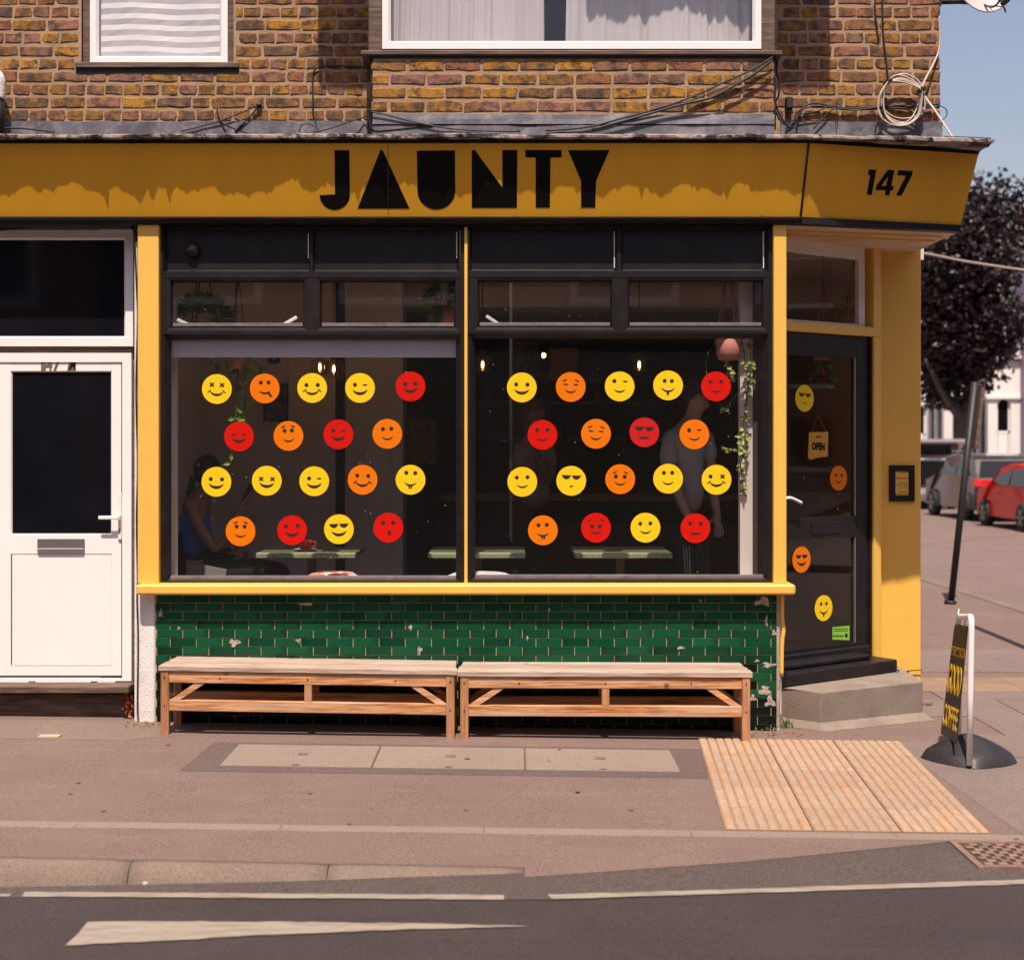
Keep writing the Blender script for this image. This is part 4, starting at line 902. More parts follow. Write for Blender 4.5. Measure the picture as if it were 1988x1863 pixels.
for x, y, lb in ((1009, 691, 'small dim glowing lamp far back near the dim print'), (1055, 690, 'small bright glowing lamp far back beside the orange print')):
    bm = BM(); c = P(x, y, 5.2); lathe(bm, [(.005, -.025), (.024, -.012), (.024, .012), (.005, .025)], c, 10); tag(obj('wall_lamp', bm, M_glow, None, True), lb, 'lamp')
# tables, cushioned stools, cup
def table(x0, x1, y, Y, lb):
    xa, xb = px(x0, Y), px(x1, Y); z = pz(y, Y); t = thing('cafe_table', lb, 'table', ((xa+xb)/2, Y, FL), 'terrazzo tables along the window')
    bm = BM(); box(bm, xa, xb, Y, Y+.62, z-.038, z, .006); obj('table_top', bm, M_terr, t)
    c = (xa+xb)/2; bm = BM(); box(bm, c-.028, c+.028, Y+.28, Y+.335, FL+.03, z-.0385); obj('leg', bm, M_tleg, t)
    bm = BM(); box(bm, c-.2, c+.2, Y+.1, Y+.5, FL, FL+.03, .008); obj('base', bm, M_black, t)
    return z
zt_ = table(496, 690, 1073, .62, 'green terrazzo cafe table with a red cup on it')
table(830, 1020, 1073, .62, 'green terrazzo cafe table seen behind the yellow mullion')
table(1116, 1306, 1073, .62, 'green terrazzo cafe table in the right window')
cup = thing('coffee_cup', 'red coffee cup on a white saucer on the table', 'cup', (px(593, .80), .80, zt_))
c = Vector((px(593, .80), .80, zt_+.001)); bm = BM(); lathe(bm, [(.03, 0), (.05, .004), (.078, .012), (.08, .014), (.03, .008)], c, 20); obj('saucer', bm, M_wallwhite, cup, True)
bm = BM(); lathe(bm, [(.025, .012), (.040, .02), (.046, .05), (.047, .072), (.043, .072), (.04, .03)], c, 20); tube(bm, spline([c+Vector((.044, 0, .06)), c+Vector((.07, 0, .055)), c+Vector((.066, 0, .03)), c+Vector((.042, 0, .025))], 4), .005, 6); obj('cup', bm, mat('red_glaze', (.5, .015, .012), .25, .05, 9, 0), cup, True)
def check_mat(name, a, b, s):
    m, n, l, bb = nmat(name); tc = n.new('ShaderNodeTexCoord'); mp = n.new('ShaderNodeMapping'); mp.inputs['Rotation'].default_value = (0, .5, .6); l.new(tc.outputs['Object'], mp.inputs[0])
    k = n.new('ShaderNodeTexChecker'); k.inputs['Scale'].default_value = s; k.inputs[1].default_value = (*a, 1); k.inputs[2].default_value = (*b, 1); l.new(mp.outputs[0], k.inputs[0]); l.new(k.outputs[0], bb.inputs['Base Color']); bb.inputs['Roughness'].default_value = .85; return m
def cushion(x0, x1, ytop, m, lb):
    Y = .36; c = P((x0+x1)/2, ytop, Y); w = (px(x1, Y)-px(x0, Y))/2
    t = thing('window_stool', lb, 'stool', (c.x, c.y, FL))
    bm = BM(); lathe(bm, [(w*.9, -.11), (w, -.075), (w*.97, -.035), (w*.7, -.008), (.01, 0)], c, 24)
    obj('cushion', bm, m, t, True); bm = BM(); lathe(bm, [(w*.5, FL-c.z), (w*.6, FL-c.z+.03), (w*.8, -.111)], c, 16); obj('stool_base', bm, M_tleg, t, True)
cushion(590, 702, 1109, check_mat('red_check', (.55, .10, .05), (.6, .55, .52), 14), 'stool with red and white patterned cushion under the window')
cushion(858, 1004, 1110, mat('blue_print_cloth', (.60, .58, .60), .85, .0, 9, 0, dirt=(.12, .14, .25), dirt_amt=.9, dirt_scale=34), 'stool with white and blue patterned cushion by the mullion')
cushion(1148, 1272, 1116, M_white, 'stool with plain white cushion in the right window')
# hanging plants
def leaf(bm, c, d, up, L, W, mi=0):
    d = d.normalized(); s = d.cross(up); s = s.normalized() if s.length > 1e-4 else Vector((1, 0, 0)); n = s.cross(d)
    a = bm.verts.new(c); e = bm.verts.new(c+d*L); b = bm.verts.new(c+d*L*.45+s*W/2+n*W*.12); f = bm.verts.new(c+d*L*.45-s*W/2+n*W*.12)
    m = bm.verts.new(c+d*L*.5-n*W*.05)
    for q in ((a, b, m), (b, e, m), (e, f, m), (f, a, m)): bm.faces.new(q).material_index = mi
def rv(r): return Vector((r.gauss(0, 1), r.gauss(0, 1), r.gauss(0, 1))).normalized()
def plant(lb, potx, poty, Y, pw, ph, pm, vines, bush, seed, cordtop=CE, leafm=None, ls=.05, cords=3):
    r = random.Random(seed); c = P(potx, poty, Y); s = (Y-CAMY)/FOC; t = thing('hanging_plant', lb, 'plant', c)
    R_, H = pw*s/2, ph*s
    bm = BM(); lathe(bm, [(R_*.72, -H), (R_*.9, -H*.7), (R_, 0), (R_*.9, 0), (R_*.85, -H*.2)], c, 16); obj('pot', bm, pm, t, True)
    bm = BM()
    for k in range(cords):
        a = 2*math.pi*k/cords+.4; p = c+Vector((R_*math.cos(a), R_*math.sin(a), 0)); tube(bm, [c+Vector((R_*.3*math.cos(a), R_*.3*math.sin(a), -H)), p, Vector((c.x, c.y, min(cordtop, c.z+.55))), Vector((c.x, c.y, cordtop))], .0045, 5)
    tube(bm, [c+Vector((0, 0, -H)), c+Vector((0, 0, -H-.10))], [.008, .016], 6); obj('hanger', bm, M_rope, t)
    if bush:
        bm = BM()
        for k in range(bush[0]):
            d = rv(r); d.z = abs(d.z)*.9; p = c+Vector((d.x*bush[1], d.y*bush[1], d.z*bush[2]+.02)); leaf(bm, p, d+Vector((0, 0, -.3)), Vector((0, 0, 1)), ls*r.uniform(.8, 1.3), ls*r.uniform(.7, 1.0))
        obj('foliage', bm, leafm or M_leaf, t)
    for pts, n in vines:
        w = spline([P(a, b, Y+r.uniform(-.05, .05)) for a, b in pts], 8); v = BM(); tube(v, w, .003, 5); vo = obj('vine', v, M_stem, t); bm = BM()
        for k in range(n):
            p = w[min(len(w)-1, int(r.random()**.8*len(w)))]; d = rv(r); d.z = d.z*.5-.35; leaf(bm, p, d, Vector((0, -1, .2)), ls*r.uniform(.6, 1.2), ls*r.uniform(.5, .9))
        obj('vine_leaf_cluster', bm, leafm or M_leaf, vo)['kind'] = 'stuff'
plant('bushy green plant hanging in a macrame cord at the left end of the window', 392, 632, .45, 62, 40, M_pink, [([(410, 690), (425, 730), (440, 765)], 22)], (300, .16, .15), 1, ls=.066)
plant('trailing plant in a corded pot beside the bushy green plant', 462, 690, .42, 40, 26, M_pink, [([(455, 690), (462, 760), (455, 830), (448, 905)], 26), ([(470, 690), (478, 740), (474, 800), (482, 850)], 22), ([(476, 690), (500, 705), (508, 720)], 8), ([(440, 700), (443, 730), (436, 770)], 10)], (24, .08, .05), 2, ls=.05)
plant('pale green plant hanging at the right end of the left window top', 870, 596, .5, 40, 30, M_pink, [([(860, 590), (850, 610), (846, 632)], 16), ([(875, 596), (880, 640), (878, 680)], 10)], (110, .11, .14), 3, ls=.085)
plant('trailing variegated plant in a pink pot hanging by the white post', 1414, 659, .30, 52, 40, M_pink, [([(1440, 655), (1446, 700), (1452, 760), (1442, 830), (1438, 900), (1446, 962)], 46), ([(1455, 655), (1458, 720), (1448, 780), (1452, 850), (1436, 905)], 34), ([(1390, 660), (1372, 700), (1376, 750), (1392, 770)], 12), ([(1400, 668), (1412, 705), (1420, 740)], 16), ([(1440, 872), (1420, 872), (1405, 868)], 12), ([(1445, 745), (1425, 772), (1400, 800)], 8)], (14, .06, .03), 4, leafm=M_leafv, ls=.042, cords=4)
plant('dark leafy plant hanging behind the glass over the door', 1660, 612, 1.35, 44, 26, M_pink, [([(1660, 600), (1675, 560), (1672, 520)], 24), ([(1640, 610), (1620, 600), (1612, 625)], 14)], (60, .15, .12), 5, ls=.05)
plant('small trailing plant hanging behind the door glass', 1598, 690, 1.3, 36, 10, M_pink, [([(1590, 690), (1584, 715), (1580, 740)], 14), ([(1610, 690), (1618, 720), (1614, 750)], 14)], None, 6, ls=.045)
# curtains and pleated paper upstairs
def curtain(x0, x1, ybot, Y, n, amp, m, lb, seed):
    r = random.Random(seed); bm = BM(); z0, z1 = pz(ybot, Y), 5.4; X0, X1 = px(x0, Y), px(x1, Y); N = 120; rows = []
    ph = [r.uniform(0, 6) for _ in range(5)]
    for i in range(N+1):
        u = i/N; x = X0+(X1-X0)*u; y = Y+amp*(2.2*mnoise.noise(Vector((u*n*2.2, ph[0], 0)))+1.6*abs(mnoise.noise(Vector((u*n*4.5, ph[1], 3))))+.5*mnoise.noise(Vector((u*n*11, ph[2], 5))))
        rows.append([bm.verts.new((x+.03*(1-t)*math.sin(ph[3]+u*3), y*(1)+amp*.5*math.sin(t*3+u*9), z0+(z1-z0)*t)) for t in (0, .15, .4, .7, 1)])
    for a, b in zip(rows, rows[1:]):
        for k in range(4): f = bm.faces.new((a[k], b[k], b[k+1], a[k+1])); f.smooth = True
    tag(obj('curtain', bm, m), lb, 'curtain')
curtain(762, 1054, 100, .125, 4, .022, M_net, 'white net curtain filling the left half of the bay window', 3)
curtain(1106, 1470, 100, .13, 4, .026, M_net, 'white net curtain with loose folds on the right of the bay window', 8)
bm = BM(); Y = YW+.085; zb = pz(112, Y); rows = []
r = random.Random(4)
for k in range(60):
    zz_ = zb+k*.035; rows.append([bm.verts.new((px(186, Y)+(px(427, Y)-px(186, Y))*i/12, Y+.008*math.sin(i*.9+k*.15)+(.0 if k % 2 else .0065)+r.uniform(-.001, .001), min(zz_+r.uniform(-.002, .002)+.006*math.sin(i*.5), 5.9))) for i in range(13)])
for a, b in zip(rows, rows[1:]):
    for i in range(12): bm.faces.new((a[i], a[i+1], b[i+1], b[i]))
tag(obj('pleated_blind', bm, M_paper), 'white pleated paper blind in the small upstairs window', 'blind')

# ================================================================== stickers
def crescent(cx, cy, r, a0, a1, th, n=14):
    o = [(cx+r*math.cos(rad(a0+(a1-a0)*i/n)), cy+r*math.sin(rad(a0+(a1-a0)*i/n))) for i in range(n+1)]
    i_ = []
    for i in range(n+1):
        t = i/n; w = 1.3*th*math.sin(math.pi*t)**.7 if 0 < t < 1 else 0.0
        a = rad(a0+(a1-a0)*t); i_.append((cx+(r-w-.004)*math.cos(a), cy+(r-w-.004)*math.sin(a)))
    return o+i_[::-1]
def bar2(x, y, L, W, ang): c, s = math.cos(rad(ang)), math.sin(rad(ang)); return [(x+c*a-s*b, y+s*a+c*b) for a, b in ((-L/2, -W/2), (L/2, -W/2), (L/2, W/2), (-L/2, W/2))]
def circ(x, y, r, n=18): return [(x+r*math.cos(2*math.pi*k/n), y+r*math.sin(2*math.pi*k/n)) for k in range(n)]
def eye(kind, s, ex, ey):
    x = s*ex
    if kind == 'dot': return [circ(x, ey, .135)]
    if kind == 'x': return [bar2(x, ey, .36, .10, 45)], [bar2(x, ey, .36, .10, -45)]
    if kind == 'diamond': return [[(x-.16, ey), (x, ey-.165), (x+.16, ey), (x, ey+.165)]]
    if kind == 'wink': return [crescent(x, ey+.16, .24, 225, 315, .09)]
    if kind == 'shut': return [crescent(x, ey+.12, .22, 215, 325, .08)]
    if kind == 'dash': return [bar2(x, ey, .30, .085, 3*s)]
def face(eyes, mouth, brows=None, ex=.36, ey=.24):
    """list of (part name, [outlines])"""
    out = []
    if eyes[0] == 'shades':
        for s in (-1, 1): out.append(('sunglass_lens', [[(s*.66, .36), (s*.04, .36), (s*.07, .20)]+[(s*(.34+.29*math.cos(rad(a))), .22+.17*math.sin(rad(a))) for a in range(190, 350, 20)][::(1)]] if False else [[(s*.66, .37), (s*.02, .37), (s*.10, .22), (s*.22, .11), (s*.36, .09), (s*.50, .14), (s*.60, .25)]]))
    else:
        for s, k in ((-1, eyes[0]), (1, eyes[1])):
            e = eye(k, s, ex, ey)
            if isinstance(e, tuple): out += [('eye_stroke', q) for q in e]
            else: out.append(('eye', e))
    if brows:
        for s in (-1, 1): out.append(('eyebrow', [bar2(s*(ex+(.07 if brows < 30 else .16)), ey+(.27 if brows < 30 else .40), .28, .085, -s*brows)]))
    m = {'smile': [crescent(0, .0, .42, 205, 335, .08)], 'big': [crescent(0, .06, .54, 200, 340, .15)], 'grin': [crescent(0, .06, .50, 198, 342, .16)], 'cheek': [crescent(0, .02, .50, 202, 338, .12)], 'small': [crescent(.02, -.28, .15, 200, 340, .08)],
         'tongue': [crescent(0, .06, .52, 205, 335, .09)], 'side': [crescent(0, .05, .44, 210, 330, .10)], 'teeth': [crescent(0, .05, .48, 208, 332, .09)],
         'half': [[(-.40, -.30), (.40, -.30), (.26, -.42), (0, -.46), (-.26, -.42)]], 'oh': [[(.06+.10*math.cos(a*.3927), -.36+(.19 if math.sin(a*.3927) > 0 else .19)*math.sin(a*.3927)) for a in range(16)]]}[mouth]
    out.append(('mouth', m))
    if mouth == 'cheek':
        for s in (-1, 1): out.append(('mouth_corner', [bar2(s*.50, -.17, .28, .07, -s*40+ (0))]))
    if mouth == 'tongue': out.append(('tongue', [[(-.08, -.40), (.08, -.40), (.08, -.60), (.03, -.66), (-.04, -.66), (-.08, -.60)]]))
    if mouth == 'side': out.append(('tongue', [bar2(.34, -.42, .34, .15, -55)]))
    if mouth == 'teeth':
        for s in (-1, 1): out.append(('tooth', [[(s*.02, -.40), (s*.13, -.38), (s*.12, -.60), (s*.02, -.60)]]))
    return out
def sticker(col, f, label, M, r=.0925, tilt=0):
    """M maps x right, y up, z out of the glass to the world"""
    rr = random.Random(label); n = 44
    me = curve_mesh([[((r+rr.uniform(-.0006, .0006))*math.cos(2*math.pi*k/n), (r+rr.uniform(-.0006, .0006))*math.sin(2*math.pi*k/n)) for k in range(n)]], .0006); me.name = 'smiley_sticker'
    T = M @ Matrix.Rotation(rad(tilt+rr.uniform(-3, 3)), 4, 'Z')
    o = meshobj('smiley_sticker', me, S_col[col]); o.matrix_basis = T; tag(o, label, 'sticker', 'smiley stickers on the glass')
    for nm, polys in f:
        m2 = curve_mesh([[(x*r, y*r) for x, y in p] for p in polys], .0004); m2 = map_mesh(m2, lambda v: Vector((v.x, v.y, v.z+.0011))); m2.name = nm
        c = meshobj(nm, m2, S_col['ink']); c.parent = o
YG = YF+.045
def wall_M(x, y): p = P(x, y, YG); return Matrix.Translation(p) @ Matrix.Rotation(rad(90), 4, 'X')
D = ('dot', 'dot')
ROWS = [
 # left window
 (421, 755, 'yellow', face(('x', 'x'), 'cheek', ex=.34, ey=.28), 'yellow smiley with crossed eyes and cheek creases, top row of left window'),
 (514, 754, 'orange', face(D, 'side', ex=.26, ey=.40), 'orange smiley sticking its tongue out sideways, top row of left window'),
 (606, 753, 'yellow', face(D, 'cheek', ex=.38, ey=.20), 'yellow smiley with dot eyes and cheek creases, top row of left window'),
 (699, 753, 'yellow', face(('dot', 'wink'), 'big', ex=.34, ey=.22), 'yellow winking smiley in the top row of left window'),
 (797, 750, 'red', face(D, 'grin', ex=.34, ey=.18), 'red grinning smiley at the right end of the top row of left window'),
 (464, 847, 'red', face(('shut', 'shut'), 'grin', ex=.36, ey=.16), 'red smiley with closed eyes in the second row of left window'),
 (560, 846, 'orange', face(D, 'smile', 22, ex=.25, ey=.36), 'orange smiley with raised brows in the second row of left window'),
 (657, 843, 'red', face(('dot', 'wink'), 'grin', ex=.34, ey=.26), 'red winking smiley in the second row of left window'),
 (752, 842, 'orange', face(D, 'smile', ex=.28, ey=.34), 'orange plain smiley without brows in the second row of left window'),
 (420, 935, 'yellow', face(D, 'big', ex=.38, ey=.18), 'yellow wide smiley over the face of the seated woman'),
 (518, 933, 'yellow', face(('x', 'x'), 'big', ex=.38, ey=.12), 'yellow crossed eyed smiley beside the phone in the third row'),
 (610, 934, 'yellow', face(('dot', 'wink'), 'big', ex=.34, ey=.20), 'yellow winking smiley in the third row of left window'),
 (704, 931, 'orange', face(D, 'cheek', ex=.37, ey=.27), 'orange smiley with cheek creases in the third row of left window'),
 (797, 931, 'yellow', face(D, 'teeth', ex=.30, ey=.46), 'yellow smiley with two teeth in the third row of left window'),
 (467, 1031, 'orange', face(D, 'smile', 24, ex=.27, ey=.32), 'orange smiley with raised brows in the bottom row of left window'),
 (567, 1029, 'red', face(D, 'grin', ex=.40, ey=.28), 'red broadly grinning smiley above the red cup'),
 (658, 1027, 'yellow', face(('shades',), 'big'), 'yellow smiley in sunglasses in the bottom row of left window'),
 (754, 1024, 'red', face(D, 'oh', ex=.34, ey=.34), 'red surprised face with a round mouth in the bottom row'),
 # right window
 (1013, 752, 'yellow', face(D, 'big', ex=.38, ey=.20), 'yellow dot eyed smiley at the left of the top row, right window'),
 (1108, 751, 'orange', face(('dash', 'dash'), 'smile', 25, ex=.34, ey=.16), 'orange smiley with dash eyes in the top row of right window'),
 (1203, 750, 'yellow', face(('dot', 'wink'), 'smile', ex=.36, ey=.36), 'yellow winking smiley under the lamp, top row of right window'),
 (1297, 748, 'yellow', face(D, 'tongue', ex=.24, ey=.30), 'yellow smiley with its tongue out in the top row of right window'),
 (1390, 750, 'red', face(('diamond', 'diamond'), 'smile', ex=.36, ey=.32), 'red smiley with diamond eyes below the pink plant pot'),
 (1053, 844, 'red', face(D, 'smile', ex=.34, ey=.34), 'red smiley with dot eyes in the second row of right window'),
 (1157, 842, 'orange', face(('dash', 'dash'), 'smile', 22, ex=.34, ey=.18), 'orange smiley with dash eyes in the second row of right window'),
 (1251, 839, 'crimson', face(('shades',), 'half'), 'red smiley in sunglasses in the second row of right window'),
 (1348, 843, 'orange', face(('dot', 'wink'), 'smile', ex=.34, ey=.30), 'orange winking smiley in front of the white T-shirt'),
 (1014, 935, 'yellow', face(('diamond', 'diamond'), 'smile', ex=.36, ey=.30), 'yellow diamond eyed smiley in the third row of right window'),
 (1109, 933, 'yellow', face(('shades',), 'small'), 'yellow smiley in sunglasses in the third row of right window'),
 (1204, 930, 'orange', face(D, 'smile', 26, ex=.30, ey=.18), 'orange smiley with raised brows in the third row of right window'),
 (1297, 929, 'yellow', face(D, 'smile', ex=.28, ey=.40), 'yellow plain dot eyed smiley in the third row of right window'),
 (1391, 931, 'yellow', face(('dot', 'x'), 'cheek', ex=.40, ey=.22), 'yellow smiley with one crossed eye at the end of the third row'),
 (1054, 1029, 'orange', face(D, 'teeth', ex=.28, ey=.36), 'orange smiley with two teeth in the bottom row of right window'),
 (1157, 1024, 'red', face(D, 'smile', 36, ex=.27, ey=.10), 'red smiley with raised brows in the bottom row of right window'),
 (1253, 1024, 'yellow', face(('diamond', 'diamond'), 'smile', ex=.34, ey=.28), 'yellow diamond eyed smiley in the bottom row of right window'),
 (1350, 1025, 'red', face(D, 'half', ex=.36, ey=.32), 'red smiley with a half moon mouth in the bottom row')]
for x, y, c, f, lb in ROWS: sticker(c, f, lb, wall_M(x, y))
Rdoor = Matrix(((du.x, 0, dn.x, 0), (du.y, 0, dn.y, 0), (0, 1, 0, 0), (0, 0, 0, 1)))
def door_M(x, y, off=-.018): p = RP(x, y, D0+dn*off, dn); return Matrix.Translation(p) @ Rdoor
sticker('yellow', face(('shades',), 'small'), 'yellow oval looking smiley in sunglasses, highest on the door', door_M(1562, 773), .089)
sticker('orange', face(D, 'smile', ex=.34, ey=.22), 'orange smiley on the door glass below the open sign', door_M(1628, 928), .085)
sticker('orange', face(('shades',), 'big'), 'orange smiley in sunglasses on the lower door glass', door_M(1556, 1086), .087)
sticker('yellow', face(D, 'tongue', ex=.3, ey=.34), 'yellow smiley with its tongue out, lowest on the door', door_M(1599, 1180), .087)
# open sign, hygiene label, opening hours
def dpt(x, y, off): return RP(x, y, D0+dn*off, dn)
os_ = thing('open_sign', 'yellow card reading OPEN hanging inside the door glass', 'sign', dpt(1588, 890, -.04))
bm = BM(); prism(bm, [dpt(1569, 889, -.05), dpt(1607, 886, -.05), dpt(1608, 838, -.05), dpt(1571, 839, -.05)], -dn*.003); obj('card', bm, M_fascia, os_)
bm = BM(); prism(bm, [dpt(1572, 893, -.056), dpt(1603, 884, -.056), dpt(1603, 850, -.056), dpt(1572, 850, -.056)], -dn*.003); obj('back_card', bm, M_fascia, os_)
def text_quad(txt, tl, tr, br, bl, nrm, m, name, parent, bold=.0, th=.0008, shear=0):
    me = fit_text(text_mesh(txt, .1, bold, shear, th)); tl, tr, br, bl = map(Vector, (tl, tr, br, bl))
    me = map_mesh(me, lambda v: (bl*(1-v.x)+br*v.x)*(1-v.y)+(tl*(1-v.x)+tr*v.x)*v.y+nrm*(v.z+th)); me.name = name
    return meshobj(name, me, m, parent)
text_quad('OPEN', dpt(1576, 858, -.05), dpt(1601, 859, -.05), dpt(1601, 875, -.05), dpt(1576, 873, -.05), dn, M_letter, 'lettering', os_, .006)
text_quad('JAUNTY', dpt(1584, 846, -.05), dpt(1595, 846, -.05), dpt(1595, 850, -.05), dpt(1584, 850, -.05), dn, M_letter, 'lettering', os_, .004)
bm = BM(); tube(bm, [dpt(1575, 839, -.05), dpt(1588, 806, -.05), dpt(1604, 838, -.05)], .0025, 5); obj('string', bm, M_rope, os_)
hl = thing('green_notice', 'small green rating notice stuck low on the door glass', 'notice', dpt(1633, 1240, -.02))
bm = BM(); prism(bm, [dpt(1616, 1241, -.019), dpt(1649, 1242, -.019), dpt(1649, 1214, -.019), dpt(1616, 1217, -.019)], dn*.001); obj('sticker_sheet', bm, M_green, hl)
bm = BM()
for yy in (1220, 1224): prism(bm, [dpt(1618, yy+1, -.0175), dpt(1646, yy+.4, -.0175), dpt(1646, yy-.6, -.0175), dpt(1618, yy, -.0175)], dn*.0005)
for k in range(5): prism(bm, [dpt(1619+k*4.2+1.6*math.cos(a), 1234+1.9*math.sin(a), -.0175) for a in [i*math.pi/4 for i in range(8)]], dn*.0005)
prism(bm, [dpt(1643+2.8*math.cos(a), 1233+4*math.sin(a), -.0175) for a in [i*math.pi/6 for i in range(12)]], dn*.0006); obj('print_mark', bm, M_letter, hl)
oh = thing('opening_hours_sign', 'black framed yellow opening hours notice on the corner pier', 'sign', P(1751, 970, YP))
Yq = YP-.02; bm = BM(); frame_rect(bm, px(1727, Yq), px(1776, Yq), pz(973, Yq), pz(903, Yq), .042, Yq, YP-.0005); obj('frame', bm, M_black, oh)
bm = BM(); box(bm, px(1733, Yq), px(1771, Yq), Yq+.006, Yq+.012, pz(967, Yq), pz(909, Yq)); obj('notice_sheet', bm, M_yellow, oh)
Yt = Yq+.006
for txt, xa, xb, ya, yb in (('JAUNTY', 1745, 1761, 915.5, 919.5), ('OPENING HOURS', 1738, 1766.5, 926.5, 929.5), ('WEEKDAYS', 1745, 1760, 935.5, 937.8), ('MONDAY - FRIDAY', 1740.5, 1764, 940, 942.5), ('7AM - 5PM', 1745, 1760, 945, 947.3), ('WEEKENDS', 1745, 1760.5, 953, 955.4), ('SATURDAY - SUNDAY', 1738.5, 1766, 957.5, 960), ('8AM - 5PM', 1746, 1760, 962, 964.4)):
    text_quad(txt, P(xa, ya, Yt), P(xb, ya, Yt), P(xb, yb, Yt), P(xa, yb, Yt), Vector((0, -1, 0)), M_letter, 'lettering', oh, .0, .0004)
# ================================================================== benches
def bench(xl, xr, yl, yr, ytl, ytr, label):
    """xl..xr front edge of the seat in photo px, yl/yr foot of the front legs, ytl/ytr top edge of the seat front"""
    a, b = G(xl+4, yl), G(xr-4, yr); Y0 = (a.y+b.y)/2
    t = thing('bench', label, 'bench', ((a.x+b.x)/2, Y0+.18, gz((a.x+b.x)/2)), 'timber benches under the window')
    za, zb_ = pz(ytl, Y0), pz(ytr, Y0); X0, X1 = px(xl, Y0-.008), px(xr, Y0-.008); DEP = .37
    def zt(x): return za+(zb_-za)*(x-X0)/(X1-X0)
    def skew(vs):
        for v in vs: v.co.z += zt(v.co.x)
    n = 4; w = (DEP+.02)/n
    for i in range(n):
        bm = BM(); e0, e1 = random.uniform(-.008, .008), random.uniform(-.008, .008); y0 = Y0-.008+i*w
        vs = box(bm, X0+e0+(i*.004), X1+e1-(i*.004), y0+.002, y0+w-.003, -.034, random.uniform(-.002, .002), .004); skew(vs); obj('seat_board', bm, M_benchtop, t)
    L = .048; xs = (X0+.012, X1-.012-L)
    legs = [(xs[0], Y0), (xs[1], Y0), (xs[0], Y0+DEP-.05), (xs[1], Y0+DEP-.05)]
    for x, y in legs:
        bm = BM(); vs = box(bm, x, x+L, y, y+.048, 0, 1, .003)
        for v in vs: v.co.z = gz(v.co.x)-.004 if v.co.z < .5 else zt(v.co.x)-.035
        obj('leg', bm, M_post, t)
    xa, xb = xs[0]+L, xs[1]
    H = lambda x: zt(x)-gz(x)
    for nm, y in (('front_apron', Y0+.006), ('back_apron', Y0+DEP-.042)):
        bm = BM(); vs = box(bm, xa, xb, y, y+.034, -.102, -.036, .003); skew(vs); obj(nm, bm, M_bench, t)
    for nm, y in (('front_rail', Y0+.006), ('back_rail', Y0+DEP-.042)):
        bm = BM(); vs = box(bm, xa, xb, y, y+.034, -.268, -.204, .003); skew(vs); obj(nm, bm, M_bench, t)
    xm = (xa+xb)/2-.02
    for y in (Y0+.008, Y0+DEP-.04):
        bm = BM(); vs = box(bm, xm, xm+.045, y, y+.03, -.2035, -.1025, .002); skew(vs); obj('middle_post', bm, M_post, t)
        for s in (0, 1):
            x0 = xa if s == 0 else xb; k = 1 if s == 0 else -1
            pts = [(x0+k*.004, -.205), (x0+k*.06, -.205), (x0+k*.215, -.1015), (x0+k*.155, -.1015)]
            bm = BM(); prism(bm, [Vector((x, y+.004, z+zt(x))) for x, z in pts], (0, .028, 0)); obj('brace', bm, M_bench, t)
    for x in xs:
        for z in (-.1, -.266):
            bm = BM(); vs = box(bm, x+.006, x+.04, Y0+.0485, Y0+DEP-.0505, z, z+.06, .002); skew(vs); obj('end_rail', bm, M_bench, t)
        
    bm = BM()
    for x in (xa-.024, xb+.024):
        for z in (-.07, -.235): lathe(bm, [(.005, 0), (.004, .003)], (x, Y0-.002, z+zt(x)), 6)
    for x in (xm+.02, xa+.3, xb-.3): lathe(bm, [(.005, 0), (.004, .003)], (x, Y0+.004, -.07+zt(x)), 6)
    obj('screw', bm, M_black, t)
bench(307, 886, 1425, 1437, 1291, 1300, 'weathered timber bench below the left window, nearer the white door')
bench(889.5, 1461, 1437, 1439, 1302, 1304, 'weathered timber bench below the right window, nearer the corner step')

# ================================================================== pavement sign
sg = thing('pavement_sign', 'black swing sign reading GOOD COFFEE in a white tube frame on rubber base', 'sign', (2.56, -.75, gz(2.56)))
near, far = G(1882, 1492), G(1861, 1452); near.z += .02; far.z += .03
nt_, ft_ = Vector((px(1886, near.y), near.y, pz(1197, near.y))), Vector((px(1862, far.y), far.y, pz(1197, far.y)))
fd_ = (ft_-nt_); q = fd_*.12
bm = BM(); tube(bm, [near]+[near+(nt_-near)*.5]+spline([nt_-Vector((0, 0, .07)), nt_-Vector((0, 0, .02))+q*.12, nt_+q*.5, nt_+q*1.3], 4)+spline([ft_-q*1.3, ft_-q*.5, ft_-Vector((0, 0, .02))-q*.12, ft_-Vector((0, 0, .07))], 4)+[far], .0165, 12); obj('tube_frame', bm, M_wtube, sg)
yn, yf = near.y+.03, far.y-.02
tl, tr, br, bl_ = P(1853.5, 1210, yf), P(1878, 1215, yn), P(1856, 1442, yn), P(1825.5, 1424, yf)
pn = (tr-tl).cross(bl_-tl).normalized(); pn = pn if pn.x < 0 else -pn
bm = BM(); r0 = .05
def quad_round(tl, tr, br, bl, k):
    pts = []
    for c, a, b in ((tl, bl, tr), (tr, tl, br), (br, tr, bl), (bl, br, tl)):
        u = (a-c).normalized()*k; v = (b-c).normalized()*k
        for t in (0, .25, .5, .75, 1): pts.append(c+u*(1-t)**2+v*t**2)
    return pts
prism(bm, quad_round(tl, tr, br, bl_, .035), -pn*.006); obj('sign_panel', bm, M_letter if False else mat('sign_panel_black', (.022, .018, .018), .5, .15, 8, .05, dirt=(.07, .06, .055), dirt_amt=.3), sg)
def on_sign(u0, u1, v0, v1, txt, m, bold):
    f = lambda u, v: (tl*(1-u)+tr*u)*(1-v)+(bl_*(1-u)+br*u)*v+pn*.001
    text_quad(txt, f(u0, v0), f(u1, v0), f(u1, v1), f(u0, v1), pn, m, 'lettering', sg, bold)
